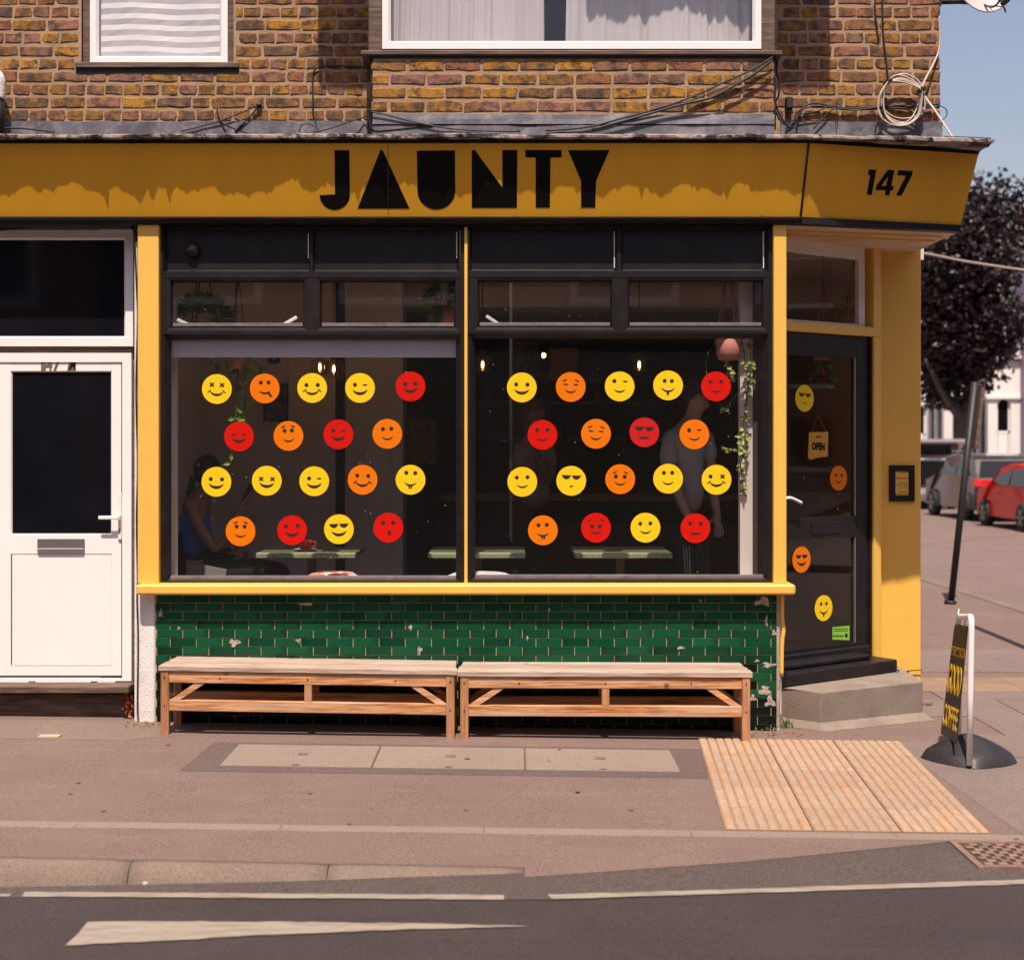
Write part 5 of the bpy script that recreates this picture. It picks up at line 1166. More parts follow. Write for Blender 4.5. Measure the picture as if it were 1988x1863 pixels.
def band(v0, v1):
    f = lambda u, v: (tl*(1-u)+tr*u)*(1-v)+(bl_*(1-u)+br*u)*v+pn*.0008
    bm = BM(); prism(bm, [f(.0, v0), f(1, v0), f(1, v1), f(.0, v1)], pn*.0004); obj('yellow_band', bm, M_signtext, sg)
band(.20, .275)
f_ = lambda u, v: (tl*(1-u)+tr*u)*(1-v)+(bl_*(1-u)+br*u)*v+pn*.0016
text_quad('LAST CHANCE FOR', f_(.04, .207), f_(.97, .207), f_(.97, .268), f_(.04, .268), pn, M_letter, 'lettering', sg, -.0016)
on_sign(.04, .97, .355, .615, 'GOOD', M_signtext, .0025); on_sign(.04, .97, .715, .91, 'COFFEE', M_signtext, .0015)
bm = BM()
for p, q_ in ((tl, ft_), (tr, nt_)):
    a = p*.8+(tr if p is tl else tl)*.2; tube(bm, [a-Vector((0, 0, .01)), a+Vector((0, 0, .02)), Vector((a.x+.01, a.y, nt_.z-.004))], .005, 6)
obj('hinge', bm, M_steel, sg)
# moulded base: a low three-cornered dome
bm = BM(); c = Vector((2.57, -.765, 0)); NR, NA = 9, 48; rows = []
ang0 = math.atan2(fd_.y, fd_.x)+math.pi/2
for i in range(NR+1):
    t = i/NR; row = []
    for k in range(NA):
        a = 2*math.pi*k/NA; u, v = math.cos(a), math.sin(a)
        e = (abs(u)**2.2+abs(v)**2.2)**(-1/2.2)
        lx = .262*t*u*e*(1-.22*abs(v)*t); ly = .235*t*v*e*(1-.25*abs(u)*t)
        ridge = .018*math.exp(-(v*t*3.2)**2)
        h = (.108*(1-t)**1.05+ridge*(1-t**3)+.012*math.sin(math.pi*t))*(1 if t < 1 else 0)+(.028 if i < NR else 0)
        w = Vector((lx*math.cos(ang0)-ly*math.sin(ang0), lx*math.sin(ang0)+ly*math.cos(ang0), 0))
        p = c+w; p.z = gz(p.x)+.004+h; row.append(bm.verts.new(p))
    rows.append(row)
for A, B in zip(rows[1:], rows[2:]):
    for k in range(NA): f = bm.faces.new((A[k], A[(k+1) % NA], B[(k+1) % NA], B[k])); f.smooth = True
bm.faces.new(rows[1]); [bm.verts.remove(v) for v in rows[0]]
obj('rubber_base', bm, M_rubber, sg)

# ================================================================== cables, dish, pipe
def cable(pts, Y, r, label, cat='cable', m=M_cable, group=None, sag=None, name='cable'):
    p3 = [P(x, y, (q[2] if len(q) > 2 else Y)) for q in pts for x, y in [q[:2]]]
    bm = BM(); tube(bm, spline(p3, 7), r, 6); return tag(obj(name, bm, m), label, cat, group)
cable([(716, 131), (640, 128), (613, 135), (607, 152), (607.5, 200), (607, 217), (612, 236), (617, 256)], .285, .005, 'black cable clipped down the shaded brickwork left of the bay')
cable([(352, 255), (400, 243), (450, 227), (503, 204)], .27, .004, 'thin black cable rising to a wall fixing between the windows')
cable([(503, 204), (490, 222), (472, 240), (456, 256)], .275, .006, 'short black cable hanging from the wall fixing to the cornice')
cable([(421, 208), (425, 230), (438, 255)], .28, .005, 'black cable dropping from a hole in the brickwork')
cable([(423, 210), (450, 226), (490, 242), (535, 256)], .25, .003, 'thin grey cable slanting down right across the left flashing', m=M_lead)
cable([(0, 250), (30, 249), (70, 252), (105, 257)], .2, .006, 'black cable lying along the flashing at the far left')
cable([(581, 257), (585, 244), (600, 241), (617, 250)], .24, .004, 'small black cable loop on the flashing')
cable([(608, 257), (640, 250), (690, 233), (712, 226), (722, 218, -.05)], .24, .004, 'thin black cable running up to the left corner of the bay')
cable([(1500, 111), (1460, 136), (1410, 158), (1340, 190), (1273, 212), (1200, 232), (1140, 247), (1060, 254)], -.06, .006, 'black cable looping from the right end of the bay sill to the cornice')
cable([(1498, 118), (1470, 140), (1430, 164), (1380, 190), (1320, 204), (1240, 227), (1150, 252)], -.075, .008, 'thicker black cable hanging below the bay brickwork on the right')
cable([(1502, 155), (1470, 152), (1440, 156), (1400, 173), (1340, 196), (1270, 216)], -.055, .004, 'thin black cable crossing the bay bricks above the flashing')
cable([(720, 218), (745, 222), (800, 236), (860, 248), (930, 254), (1010, 255)], -.06, .005, 'black cable falling along the bay flashing from its left corner')
cable([(714, 220), (718, 240), (727, 253), (760, 252), (840, 243)], -.05, .004, 'black cable curling round the left foot of the bay')
cable([(1509, 120), (1508, 140), (1513, 160), (1512, 185), (1506, 200), (1515, 225), (1532, 249)], .10, .006, 'black cable hanging down the right side of the bay')
cable([(1507, 205), (1504, 190), (1506, 215), (1515, 234), (1530, 245), (1545, 249)], .14, .005, 'tangled black cable at the foot of the bay on the right')
cable([(1525, 250), (1540, 238), (1546, 223), (1553, 214), (1568, 204), (1586, 201), (1640, 210), (1701, 208), (1760, 204), (1823, 203)], .27, .006, 'topmost black cable of the bundle along the lowest brick course', group='cable bundle along the low bricks')
cable([(1547, 246), (1550, 228), (1560, 212), (1590, 206), (1640, 213), (1700, 212), (1770, 206), (1824, 208)], .265, .006, 'middle black cable of the bundle along the lowest brick course', group='cable bundle along the low bricks')
cable([(1580, 250), (1600, 228), (1620, 212), (1660, 214), (1710, 209), (1790, 212), (1823, 206)], .26, .005, 'lowest black cable of the bundle along the lowest brick course', group='cable bundle along the low bricks')
cable([(1548, 222), (1565, 220), (1590, 215), (1612, 205)], .25, .004, 'short black cable looping below the wall box')
cable([(1700, -10), (1699, 20), (1703, 60), (1706, 78)], .285, .005, 'short black cable ending on the bricks near the top right')
cable([(1713, -10), (1714, 40), (1716, 80), (1721, 120), (1724, 152)], .285, .005, 'long black cable running down to the white coil')
cable([(1823, 205), (1836, 212), (1838, 224), (1828, 235)], .30, .003, 'thin wire loop sticking out past the brick corner')
cable([(1624, 205), (1625, 225), (1627, 248)], .25, .003, 'thin wire tail hanging over the right flashing')
coil = thing('coiled_cable', 'coil of white cable tied up on the brickwork near the corner', 'cable', P(1757, 190, .22))
bm = BM(); r = random.Random(2)
for k in range(7):
    cx, cy = 1749+r.uniform(-5, 6), 188+k*2.2; rx, ry = 40+r.uniform(-7, 7), 45+r.uniform(-3, 8); pts = []
    for i in range(12):
        a = 2*math.pi*i/12; x = cx+rx*math.cos(a); y = cy+ry*math.sin(a)
        pull = max(0, math.cos(a-rad(-22)))**6; x = x*(1-pull)+1789*pull; y = y*(1-pull)+174*pull
        p2 = max(0, math.cos(a-rad(-140)))**6; x = x*(1-p2)+1725*p2; y = y*(1-p2)+157*p2
        pts.append(P(x, y, .235-.012*k+r.uniform(-.006, .006)))
    tube(bm, spline(pts, 4, True), .0052, 6, True)
obj('coil', bm, M_wcable, coil)
bm = BM(); tube(bm, spline([P(1823, 30, .30), P(1824, 90, .29), P(1812, 125, .26), P(1796, 155, .22), P(1790, 174, .20), P(1797, 190, .17), P(1815, 215, .10), P(1835, 245, .0), P(1850, 268, -.08)], 6), .0068, 7); obj('cable_tail', bm, M_wcable, coil)
for x, y in ((1725, 158), (1790, 174)): bm = BM(); c = P(x, y, .19); box(bm, c.x-.017, c.x+.017, .15, .26, c.z-.010, c.z+.010, .003); obj('tie', bm, M_cable, coil)
jb = thing('junction_box', 'small black box on the bricks at the right foot of the bay', 'box', P(1532, 200, .27))
bm = BM(); box(bm, px(1526, .25), px(1539, .25), .24, YW+.01, pz(211, .25), pz(188, .25), .006); obj('box_body', bm, M_cable, jb)
bm = BM()
for k in range(3): x = px(1528+k*4.5, .25); tube(bm, [(x, .255, pz(210, .25)), (x+.004, .25, pz(220, .25))], .005, 6)
obj('cable_gland', bm, M_cable, jb)
fx = BM(); c = P(503, 204, .28); lathe(fx, [(.016, -.012), (.02, 0), (.012, .012)], c, 8); tag(obj('wall_hook', fx, M_cable), 'small black wall hook holding thin cables between the upper windows', 'hook')
dish = thing('satellite_dish', 'grey satellite dish on a bracket at the top of the brick corner', 'satellite dish', P(1905, -25, .1))
c = P(1906, -34, .05); bm = BM(); rows = []
nd = Vector((.25, -1, .25)).normalized(); e1 = nd.cross(Vector((0, 0, 1))).normalized(); e2 = e1.cross(nd)
for i in range(7):
    rr_ = .185*i/6; rows.append([bm.verts.new(c+e1*rr_*math.cos(a)+e2*rr_*1.1*math.sin(a)-nd*(.06*(1-(i/6)**2))) for a in [2*math.pi*k/24 for k in range(24)]])
for A, B in zip(rows[1:], rows[2:]):
    for k in range(24): bm.faces.new((A[k], A[(k+1) % 24], B[(k+1) % 24], B[k])).smooth = True
bm.faces.new(rows[1]); [bm.verts.remove(v) for v in rows[0]]
tube(bm, rows and [c+e1*.185*math.cos(a)+e2*.2035*math.sin(a) for a in [2*math.pi*k/24 for k in range(24)]], .005, 6, True)
obj('reflector', bm, mat('dish_grey', (.42, .38, .38), .5, .05, 5, 0), dish)
bm = BM(); tube(bm, [P(1823, 5, .36), P(1862, 4, .2), P(1900, 6, .12)], .014, 8); box(bm, XR-.01, XR+.012, .3, .42, pz(10, .3), pz(-30, .3)); obj('bracket', bm, M_cable, dish)
bm = BM(); tube(bm, spline([P(1905, 8, .1), P(1925, 14, -.05), P(1938, 6, -.2), P(1942, -8, -.25)], 5), .007, 6); a_ = P(1949, 4, -.2); box(bm, a_.x-.018, a_.x+.018, -.27, -.18, a_.z-.02, a_.z+.03, .008); tube(bm, spline([P(1945, 5, -.2), P(1952, 24, -.18), P(1948, 14, -.1), P(1920, 12, .05)], 5), .004, 5); obj('receiver_arm', bm, M_cable, dish)
dp = thing('downpipe', 'black downpipe with a white swan neck at the far left of the wall', 'pipe', P(3, 200, .2))
bm = BM(); tube(bm, [P(-6, 262, .18), P(-6, 190, .18)], .045, 12); obj('pipe', bm, M_cable, dp)
bm = BM(); tube(bm, spline([P(-6, 192, .18), P(-5, 170, .18), P(-8, 150, .18), P(-30, 130, .2), P(-40, 60, .24)], 5), .05, 12); obj('swan_neck', bm, M_whitewall, dp)
cable([(266, 436, .1), (262, 470, .02), (265, 560, .025), (267, 620, .02), (264, 760, .024), (267, 900, .02), (265, 1010, .024), (267, 1130, .02), (266, 1165, .0), (268, 1240, .004), (267, 1370, .004), (269, 1402, .004)], .02, .005, 'black cable running down the white strip beside the yellow pilaster')
cable([(0, 447, .16), (60, 442, .15), (130, 438, .14), (200, 437, .14), (250, 440, .12), (265, 455, .05)], .15, .006, 'loose black cable above the white transom window')
cable([(1742, 1300, .8), (1755, 1303, 1.19), (1770, 1301, 1.2), (1790, 1300, 1.2)], 1.2, .004, 'thin black cable across the foot of the corner pier')
cable([(1700, 480, 12), (1795, 492, 14), (1890, 510, 16), (2050, 533, 18)], 14, .02, 'pale overhead wire crossing in front of the purple tree', cat='wire', m=M_wcable)
# CCTV-free details: litter, leaves, weeds
def litter(x, y, w, d, h, m, label, cat, rot=0, name='litter', rd=False):
    c = R(x, y) if rd else G(x, y); bm = BM(); M = Matrix.Translation((c.x, c.y, c.z+.001)) @ Matrix.Rotation(rot, 4, 'Z')
    box(bm, -w/2, w/2, -d/2, d/2, 0, h, 0, M); tag(obj(name, bm, m), label, cat)
litter(96, 1429.5, .12, .075, .006, mat('cream_card', (.40, .30, .19), .8, .05, 9, .1), 'flat cream coloured plate on the pavement by the white door', 'plate', .05, 'ground_plate')
litter(180, 1713.5, .018, .012, .009, M_paper, 'white scrap of paper in the gutter near the kerb joint', 'litter', .3, 'paper_scrap', True)
litter(282, 1716, .018, .012, .009, M_paper, 'white pebble sized scrap in the gutter right of the paper scrap', 'litter', .3, 'paper_scrap', True)
litter(306, 1712, .07, .009, .004, M_paper, 'thin white cigarette end in the gutter', 'litter', .1, 'cigarette_end', True)
litter(1121, 1539, .02, .012, .006, M_dark, 'dark speck of litter on the open pavement', 'litter', .1, 'gum_spot')
gs = BM(); r = random.Random(31)
for k in range(24):
    X, Yy = r.uniform(-3.4, 3.2), r.uniform(-2.85, -.1); q_ = r.uniform(.006, .016)
    if 0.9 < X < 2.4 and Yy > -2.35: continue
    gs.faces.new([gs.verts.new((X+q_*math.cos(a)*r.uniform(.8, 1.2), Yy+q_*math.sin(a)*r.uniform(.8, 1.2), gz(X)+.016 if -1.6 < X < .95 and -1.2 < Yy < -.6 else gz(X)+.0035)) for a in [i*math.pi/4 for i in range(8)]])
o = obj('gum_spots', gs, mat('old_gum', (.09, .069, .06), .8, .2, 9, 0), pavement); o['kind'] = 'stuff'
lv = thing('dry_leaves', 'heap of brown dry leaves beside the door board and white pillar', 'leaves', G(250, 1388)); lv['kind'] = 'stuff'
bm = BM(); r = random.Random(9)
for k in range(70):
    p = P(r.gauss(250, 3.5), r.uniform(1352, 1400), .12+r.uniform(-.02, .04)); leaf(bm, p, rv(r), rv(r), r.uniform(.03, .06), r.uniform(.015, .03))
for k in range(60):
    g = G(r.uniform(235, 310) if k % 2 else r.uniform(1455, 1560), r.uniform(1402, 1412) if k % 2 else r.uniform(1421, 1430)); g.z += .006; leaf(bm, g, Vector((r.gauss(0, 1), r.gauss(0, 1), .25)), Vector((0, 0, 1)), r.uniform(.012, .03), r.uniform(.008, .018))
obj('leaf_heap', bm, M_dleaf, lv)
def weed(x, y, n, h, seed, label):
    r = random.Random(seed); g = G(x, y); bm = BM()
    for k in range(n):
        d = Vector((r.gauss(0, .5), r.gauss(0, .5), 1)); leaf(bm, g+Vector((r.gauss(0, .025), r.gauss(0, .008), 0)), d, Vector((0, 1, 0)), h*r.uniform(.5, 1.2), .012)
    tag(obj('weed', bm, M_grass), label, 'weed')
weed(1522, 1413, 22, .07, 1, 'small dry weed at the foot of the tiles by the step'); weed(1497, 1419, 14, .035, 2, 'low weed tuft under the right end of the tiled wall'); weed(1800, 1372, 10, .05, 3, 'tiny weed at the right end of the concrete step')

# ================================================================== street beyond
lp = thing('leaning_post', 'leaning black street post on the side street pavement', 'post', G(1845, 1175))
a = G(1845, 1172); top = Vector((px(1893, a.y), a.y, pz(742, a.y)))
bm = BM(); tube(bm, [a-Vector((0, 0, .05)), top], [.037, .041], 14); obj('post', bm, M_cable, lp)
bm = BM(); tube(bm, [a, a+(top-a)*.015], .07, 14); obj('collar', bm, M_cable, lp)
bm = BM(); d_ = (top-a).normalized(); e = Vector((d_.z, 0, -d_.x)); m0 = top-d_*.75
prism(bm, [m0+e*.05+Vector((0, -.1, 0)), m0+e*.09+Vector((0, -.1, 0)), top-d_*.05+e*.09+Vector((0, -.1, 0)), top-d_*.05+e*.05+Vector((0, -.1, 0))], (0, .2, 0)); obj('sign_edge', bm, M_bwood, lp)
# a second post just outside the picture; its shadow lies across the pavement
sp = thing('street_post', 'plain black street post on the pavement right of the swing sign', 'post', (4.52, 3.35, gz(3)))
bm = BM(); tube(bm, [(4.52, 3.35, gz(3)-.05), (4.52, 3.35, 4.2)], .045, 12); obj('post', bm, M_cable, sp)
# cars
def car(name, label, X, Yr, L, W, H, m, prof, seed, wheel=.32, group=None, belt=.9, tailgate=False, tail_h=.95):
    """parked along +Y, tail at Yr; prof: (y along, z) silhouette of the body from tail sill up over the roof to the nose"""
    g = gz(5)-.05; t = thing(name, label, 'car', (X+W/2, Yr+L/2, g), group)
    def side(pts, x0, taper):
        return [Vector((x0, Yr+y*L, g+z)) for y, z in pts]
    bm = BM(); N = len(prof); cols = []
    for s in (-1, -.92, .92, 1):
        col = []
        for y, z in prof:
            k = max(0, min(1, (z-belt)/(H-belt))); hw = W/2*(1-.17*k)*(1-.10*max(0, (abs(y-.5)-.38)/.12)**2)
            ins = 0 if abs(s) < 1 else .05
            yy = y*L; cy = .5*L; yy = cy+(yy-cy)*(1 if abs(s) < 1 else .985); zz = z if abs(s) < 1 else (z-.02 if z > .4 else z)
            col.append(bm.verts.new((X+W/2+s*hw, Yr+yy, g+zz)))
        cols.append(col)
    for A, B in zip(cols, cols[1:]):
        for i in range(N): bm.faces.new((A[i], A[(i+1) % N], B[(i+1) % N], B[i])).smooth = False
    bm.faces.new(cols[0]); bm.faces.new(cols[-1][::-1]); bmesh.ops.triangulate(bm, faces=[f for f in bm.faces if len(f.verts) > 4])
    obj('body', bm, m, t)
    return t, g
def win(t, pts, d, m=M_darkglass, nm='window'):
    bm = BM(); prism(bm, pts, d); return obj(nm, bm, m, t)
def wheels(t, X, W, Yr, L, g, r, ys):
    for s in (0, 1):
        for y in ys:
            x0 = X-.01 if s == 0 else X+W-.20; c = (0, 0, 0)
            bm = BM(); lathe(bm, [(r*.62, 0), (r*.94, .0), (r, .03), (r, .17), (r*.94, .2), (r*.62, .2)], c, 24)
            bmesh.ops.rotate(bm, verts=bm.verts[:], cent=c, matrix=Matrix.Rotation(rad(90), 3, 'Y')); bmesh.ops.translate(bm, verts=bm.verts[:], vec=(x0, Yr+y*L, g+r)); w_ = obj('wheel', bm, M_tyre, t, True)
            bm = BM(); xo = x0-.004 if s == 0 else x0+.2
            for k in range(6):
                a = k*math.pi/3; bm2 = [(xo, Yr+y*L+math.cos(a+o)*q*r, g+r+math.sin(a+o)*q*r) for o, q in ((-.35, .12), (-.16, .62), (.16, .62), (.35, .12))]; prism(bm, bm2, (.01, 0, 0))
            obj('rim', bm, M_rim, w_)
HATCH = [(.03, .25), (.0, .45), (.0, .70), (.02, .92), (.06, 1.12), (.11, 1.34), (.17, 1.43), (.32, 1.47), (.48, 1.45), (.60, 1.36), (.73, 1.02), (.78, .95), (.93, .84), (.985, .70), (1, .5), (.985, .25)]
SUV = [(.03, .30), (.0, .5), (.0, .80), (.015, 1.02), (.05, 1.20), (.10, 1.52), (.16, 1.62), (.35, 1.68), (.50, 1.66), (.60, 1.56), (.735, 1.14), (.78, 1.08), (.93, .97), (.985, .82), (1, .55), (.985, .30)]
# grey SUV
XS, YS = 11.25, 26.0; L, W, H = 4.4, 1.82, 1.68
t, g = car('parked_car', 'grey SUV with red tail lamps parked behind the red hatchback', XS, YS, L, W, H, M_grey, SUV, 1, group='cars parked along the side street', belt=1.05)
wheels(t, XS, W, YS, L, g, .36, (.19, .80))
xw = XS+.055
win(t, [Vector((xw+(z-1.08)*.24, YS+y*L, g+z)) for y, z in ((.16, 1.12), (.17, 1.50), (.36, 1.56), (.37, 1.12))], (.02, 0, 0)); win(t, [Vector((xw+(z-1.08)*.24, YS+y*L, g+z)) for y, z in ((.385, 1.12), (.375, 1.56), (.50, 1.56), (.58, 1.48), (.68, 1.14))], (.02, 0, 0))
win(t, [Vector((XS+a*W, YS+y*L-.012, g+z)) for a, y, z in ((.10, .028, 1.1), (.90, .028, 1.1), (.83, .095, 1.49), (.17, .095, 1.49))], (0, .02, 0), nm='rear_window')
for a in ((.0, .30), (.70, 1.0)): win(t, [Vector((XS+q*W, YS-.015+(.03 if z > .95 else .0), g+z)) for q, z in ((a[0]+.015, .88), (a[1]-.015, .84), (a[1]-.015, 1.0), (a[0]+.015, 1.06))], (0, .10, 0), M_tail, 'tail_lamp')
win(t, [Vector((XS+q*W, YS-.012, g+z)) for q, z in ((.3, .99), (.7, .99), (.7, 1.04), (.3, 1.04))], (0, .02, 0), M_chrome, 'chrome_strip')
win(t, [Vector((XS+q*W, YS-.03, g+z)) for q, z in ((.0, .30), (1.0, .30), (1.0, .52), (.0, .52))], (0, .12, 0), M_cable, 'bumper')
win(t, [Vector((XS+q*W, YS-.035, g+z)) for q, z in ((.04, .48), (.2, .48), (.2, .54), (.04, .54))], (0, .02, 0), M_tail, 'reflector')
win(t, [Vector((XS+q*W, YS-.012, g+z)) for q, z in ((.36, .72), (.64, .72), (.64, .83), (.36, .83))], (0, .02, 0), M_paper, 'number_plate')
bm = BM(); tube(bm, [(XS+.22, YS+.9, g+1.68), (XS+.2, YS+1.0, g+1.73), (XS+.2, YS+2.3, g+1.73), (XS+.22, YS+2.4, g+1.68)], .018, 6); obj('roof_rail', bm, M_chrome, t)
# red hatchback
XS, YS = 10.95, 21.2; L, W, H = 3.9, 1.70, 1.47
t, g = car('parked_car', 'red hatchback parked nearest on the side street', XS, YS, L, W, H, M_red, HATCH, 2, group='cars parked along the side street', belt=.93)
wheels(t, XS, W, YS, L, g, .31, (.19, .82))
win(t, [Vector((XS+.035+(z-.93)*.24, YS+y*L, g+z)) for y, z in ((.17, .98), (.18, 1.33), (.39, 1.39), (.40, .98))], (.02, 0, 0)); win(t, [Vector((XS+.035+(z-.93)*.24, YS+y*L, g+z)) for y, z in ((.42, .98), (.41, 1.39), (.50, 1.38), (.59, 1.29), (.70, .99))], (.02, 0, 0))
for y in (.40, .66): win(t, [Vector((XS-.008, YS+(y+q)*L, g+z)) for q, z in ((-.05, .80), (0, .80), (0, .83), (-.05, .83))], (.03, 0, 0), M_red, 'door_handle')
win(t, [Vector((XS+q, YS+.71*L, g+z)) for q, z in ((-.14, .96), (.03, .98), (.03, 1.08), (-.14, 1.07))], (0, .1, 0), M_red, 'wing_mirror')
win(t, [Vector((XS+a*W, YS+y*L-.012, g+z)) for a, y, z in ((.12, .03, .97), (.88, .03, .97), (.82, .10, 1.31), (.18, .10, 1.31))], (0, .02, 0), nm='rear_window')
# pale hatchback with its tailgate up
XS, YS = 11.45, 33.0; L, W, H = 4.2, 1.76, 1.5
t, g = car('parked_car', 'pale silver car with its tailgate raised, beyond the grey SUV', XS, YS, L, W, H, M_silver, [(.03, .25), (.0, .45), (.0, .62), (.05, .66), (.14, .70), (.17, 1.46), (.32, 1.5)]+HATCH[8:], 3, group='cars parked along the side street', belt=.93)
wheels(t, XS, W, YS, L, g, .31, (.19, .82))
win(t, [Vector((XS+a*W, YS+.13*L, g+z)) for a, z in ((.08, .72), (.92, .72), (.86, 1.42), (.14, 1.42))], (0, .012, 0), M_cable, 'boot_opening')
win(t, [Vector((XS+.04, YS+.16*L, g+1.50)), Vector((XS+W-.04, YS+.16*L, g+1.50)), Vector((XS+W-.1, YS-.55, g+1.98)), Vector((XS+.1, YS-.55, g+1.98))], (0, 0, .09), M_silver, 'tailgate')
win(t, [Vector((XS+.2, YS+.05, g+1.62)), Vector((XS+W-.2, YS+.05, g+1.62)), Vector((XS+W-.25, YS-.42, g+1.885)), Vector((XS+.25, YS-.42, g+1.885))], (0, 0, -.015), M_darkglass, 'tailgate_window')
# terrace on the far side
def house(Y0, Wd, mwall, label, seed, X=17.0):
    t = thing('terraced_house', label, 'house', (X+4, Y0+Wd/2, gz(5)), 'terraced houses on the side street'); g = gz(5); Hh = 8.6
    bm = BM(); box(bm, X, X+8, Y0, Y0+Wd, g, g+Hh); obj('wall', bm, mwall, t)
    bm = BM(); prism(bm, [Vector((X-.3, Y0, g+Hh)), Vector((X+4, Y0, g+Hh+2.4)), Vector((X+8.3, Y0, g+Hh))], (0, Wd, 0)); rf = obj('roof', bm, M_slate, t)
    bm = BM(); box(bm, X+3.5, X+4.5, Y0-.25, Y0+.25, g+Hh+1.6, g+Hh+3.4); obj('chimney', bm, M_opp, rf)
    # two-storey bay, its near side in the sun
    yb0, yb1, bx = Y0+.45, Y0+2.7, X-1.15
    bm = BM()
    for z0, z1 in ((g, g+1.105), (g+3.575, g+4.875)): box(bm, bx, X-.001, yb0, yb1, z0, z1)
    for a in ((bx, bx+.32), (X-.34, X-.001)):
        box(bm, a[0], a[1], yb0, yb0+.3, g+1.105, g+3.575)
    box(bm, bx, bx+.3, yb1-.3, yb1, g+1.105, g+3.575); box(bm, bx, bx+.3, (yb0+yb1)/2-.15, (yb0+yb1)/2+.15, g+1.105, g+3.575)
    b = obj('bay', bm, M_stucco, t)
    bm = BM(); box(bm, bx-.16, X-.002, yb0-.16, yb1+.16, g+4.875, g+5.096, .03); box(bm, bx-.08, X-.003, yb0-.08, yb1+.08, g+3.484, g+3.640, .02)
    prism(bm, [Vector((bx-.1, yb0-.1, g+5.096)), Vector((bx-.1, yb1+.1, g+5.096)), Vector((X-.002, yb1+.1, g+5.096)), Vector((X-.002, yb0-.1, g+5.096))], (0, 0, .10)); obj('bay_cornice', bm, M_stucco, t)
    bm = BM(); box(bm, bx+.32, X-.34, yb0+.12, yb0+.16, g+1.105, g+3.575); box(bm, bx+.10, bx+.14, yb0+.3, yb1-.3, g+1.105, g+3.575); w = obj('window', bm, M_darkglass, t)
    bm = BM(); box(bm, bx+.32, X-.34, yb0+.09, yb0+.12, g+2.275, g+2.366); box(bm, bx+.32, bx+.38, yb0+.09, yb0+.12, g+1.105, g+3.575); box(bm, X-.4, X-.34, yb0+.09, yb0+.12, g+1.105, g+3.575); box(bm, bx+.4, X-.42, yb0+.10, yb0+.119, g+1.170, g+2.275); obj('sash', bm, M_white, w)
    bm = BM(); n = 8; cx = (bx+X)/2; rr_ = (X-.34-bx-.32)/2
    pts = [Vector((cx+rr_*math.cos(math.pi*i/n), yb0+.02, g+3.185+.30*math.sin(math.pi*i/n))) for i in range(n+1)]; prism(bm, pts+[Vector((cx-rr_, yb0+.02, g+3.588)), Vector((cx+rr_, yb0+.02, g+3.588))], (0, .1, 0)); obj('window_arch', bm, M_stucco, t)
    for z in (g+5.9,):
        for y in (Y0+.9, Y0+1.9, Y0+Wd-1.1): 
            bm = BM(); box(bm, X-.03, X+.05, y, y+.75, z, z+1.6); f = obj('window', bm, M_darkglass, t); bm = BM(); box(bm, X-.06, X-.031, y-.08, y+.83, z-.12, z-.0); box(bm, X-.05, X-.031, y, y+.75, z+.76, z+.83); box(bm, X-.06, X-.031, y-.08, y+.83, z+1.6, z+1.78); obj('window_trim', bm, M_stucco, f)
    bm = BM(); box(bm, X-.03, X+.05, Y0+Wd-1.3, Y0+Wd-.4, g+.2, g+2.3); obj('door', bm, M_darkglass, t)
    bm = BM(); box(bm, X-.35, X, Y0+Wd-1.5, Y0+Wd-.2, g+2.75, g+2.95); box(bm, X-.12, X, Y0+Wd-1.5, Y0+Wd-1.32, g, g+2.75); box(bm, X-.12, X, Y0+Wd-.38, Y0+Wd-.2, g, g+2.75); obj('porch', bm, M_stucco, t)
    bm = BM(); box(bm, X-2.3, X-2.1, Y0+.05, Y0+Wd-1.5, g, g+.9); obj('garden_wall', bm, M_stucco if seed % 2 else M_opp, t)
cols_ = [(M_lilac, 'lilac rendered terraced house with a white sunlit bay, nearest in view'), (M_stucco, 'white terraced house one along from the lilac house'), (M_opp, 'brick terraced house two along from the lilac house'), (M_lilac, 'lilac terraced house far along the side street'), (M_wallwhite, 'cream terraced house farthest along the side street')]
for k, y in enumerate((41.6, 46.8, 52.0, 57.2, 62.4)): house(y, 5.2, cols_[k][0], cols_[k][1], k, X=18.1)
# purple-leaved tree
tr_ = thing('plum_tree', 'dark purple leaved street tree beyond the corner', 'tree', (13.9, 34.5, gz(5)))
bm = BM(); r = random.Random(21); B = Vector((13.75, 35.2, gz(5)))
tube(bm, spline([B, B+Vector((.05, 0, 1.2)), B+Vector((.1, 0, 2.4)), B+Vector((.5, 0, 4)), B+Vector((1.0, 0, 7.0))], 4), [.30-.011*i for i in range(17)], 12)
for k in range(9):
    a = r.uniform(0, 6.28); h0 = r.uniform(2.4, 4.5); p = B+Vector((.2, 0, h0)); q = p+Vector((math.cos(a)*2.2, math.sin(a)*2.2, r.uniform(1.4, 3))); tube(bm, spline([p, (p+q)/2+Vector((0, 0, -.2)), q], 4), [.12-.009*i for i in range(9)], 6)
obj('trunk', bm, M_bark, tr_)
bm = BM(); lobes = []
C0 = Vector((15.0, 35.6, 6.5))
for k in range(40):
    d = rv(r); lobes.append((C0+Vector((d.x*2.6, d.y*2.4, d.z*2.5)), r.uniform(.9, 1.5)))
for k in range(13): lobes.append((Vector((13.2+r.uniform(-.9, 1.0), 35.2+r.uniform(-1.2, 1), r.uniform(3.3, 7))), r.uniform(.7, 1.2)))
for c, R_ in lobes:
    for k in range(int(620*R_)):
        d = rv(r); rr_ = R_*(r.random()**.5)*(1 + .25*mnoise.noise(d*2+c)); p = c+d*rr_
        if p.z < 2.9 or p.z < 2.95+(p.x-14.2)*1.95: continue
        leaf(bm, p, rv(r)+Vector((0, 0, -.4)), rv(r), r.uniform(.14, .27), r.uniform(.10, .17))
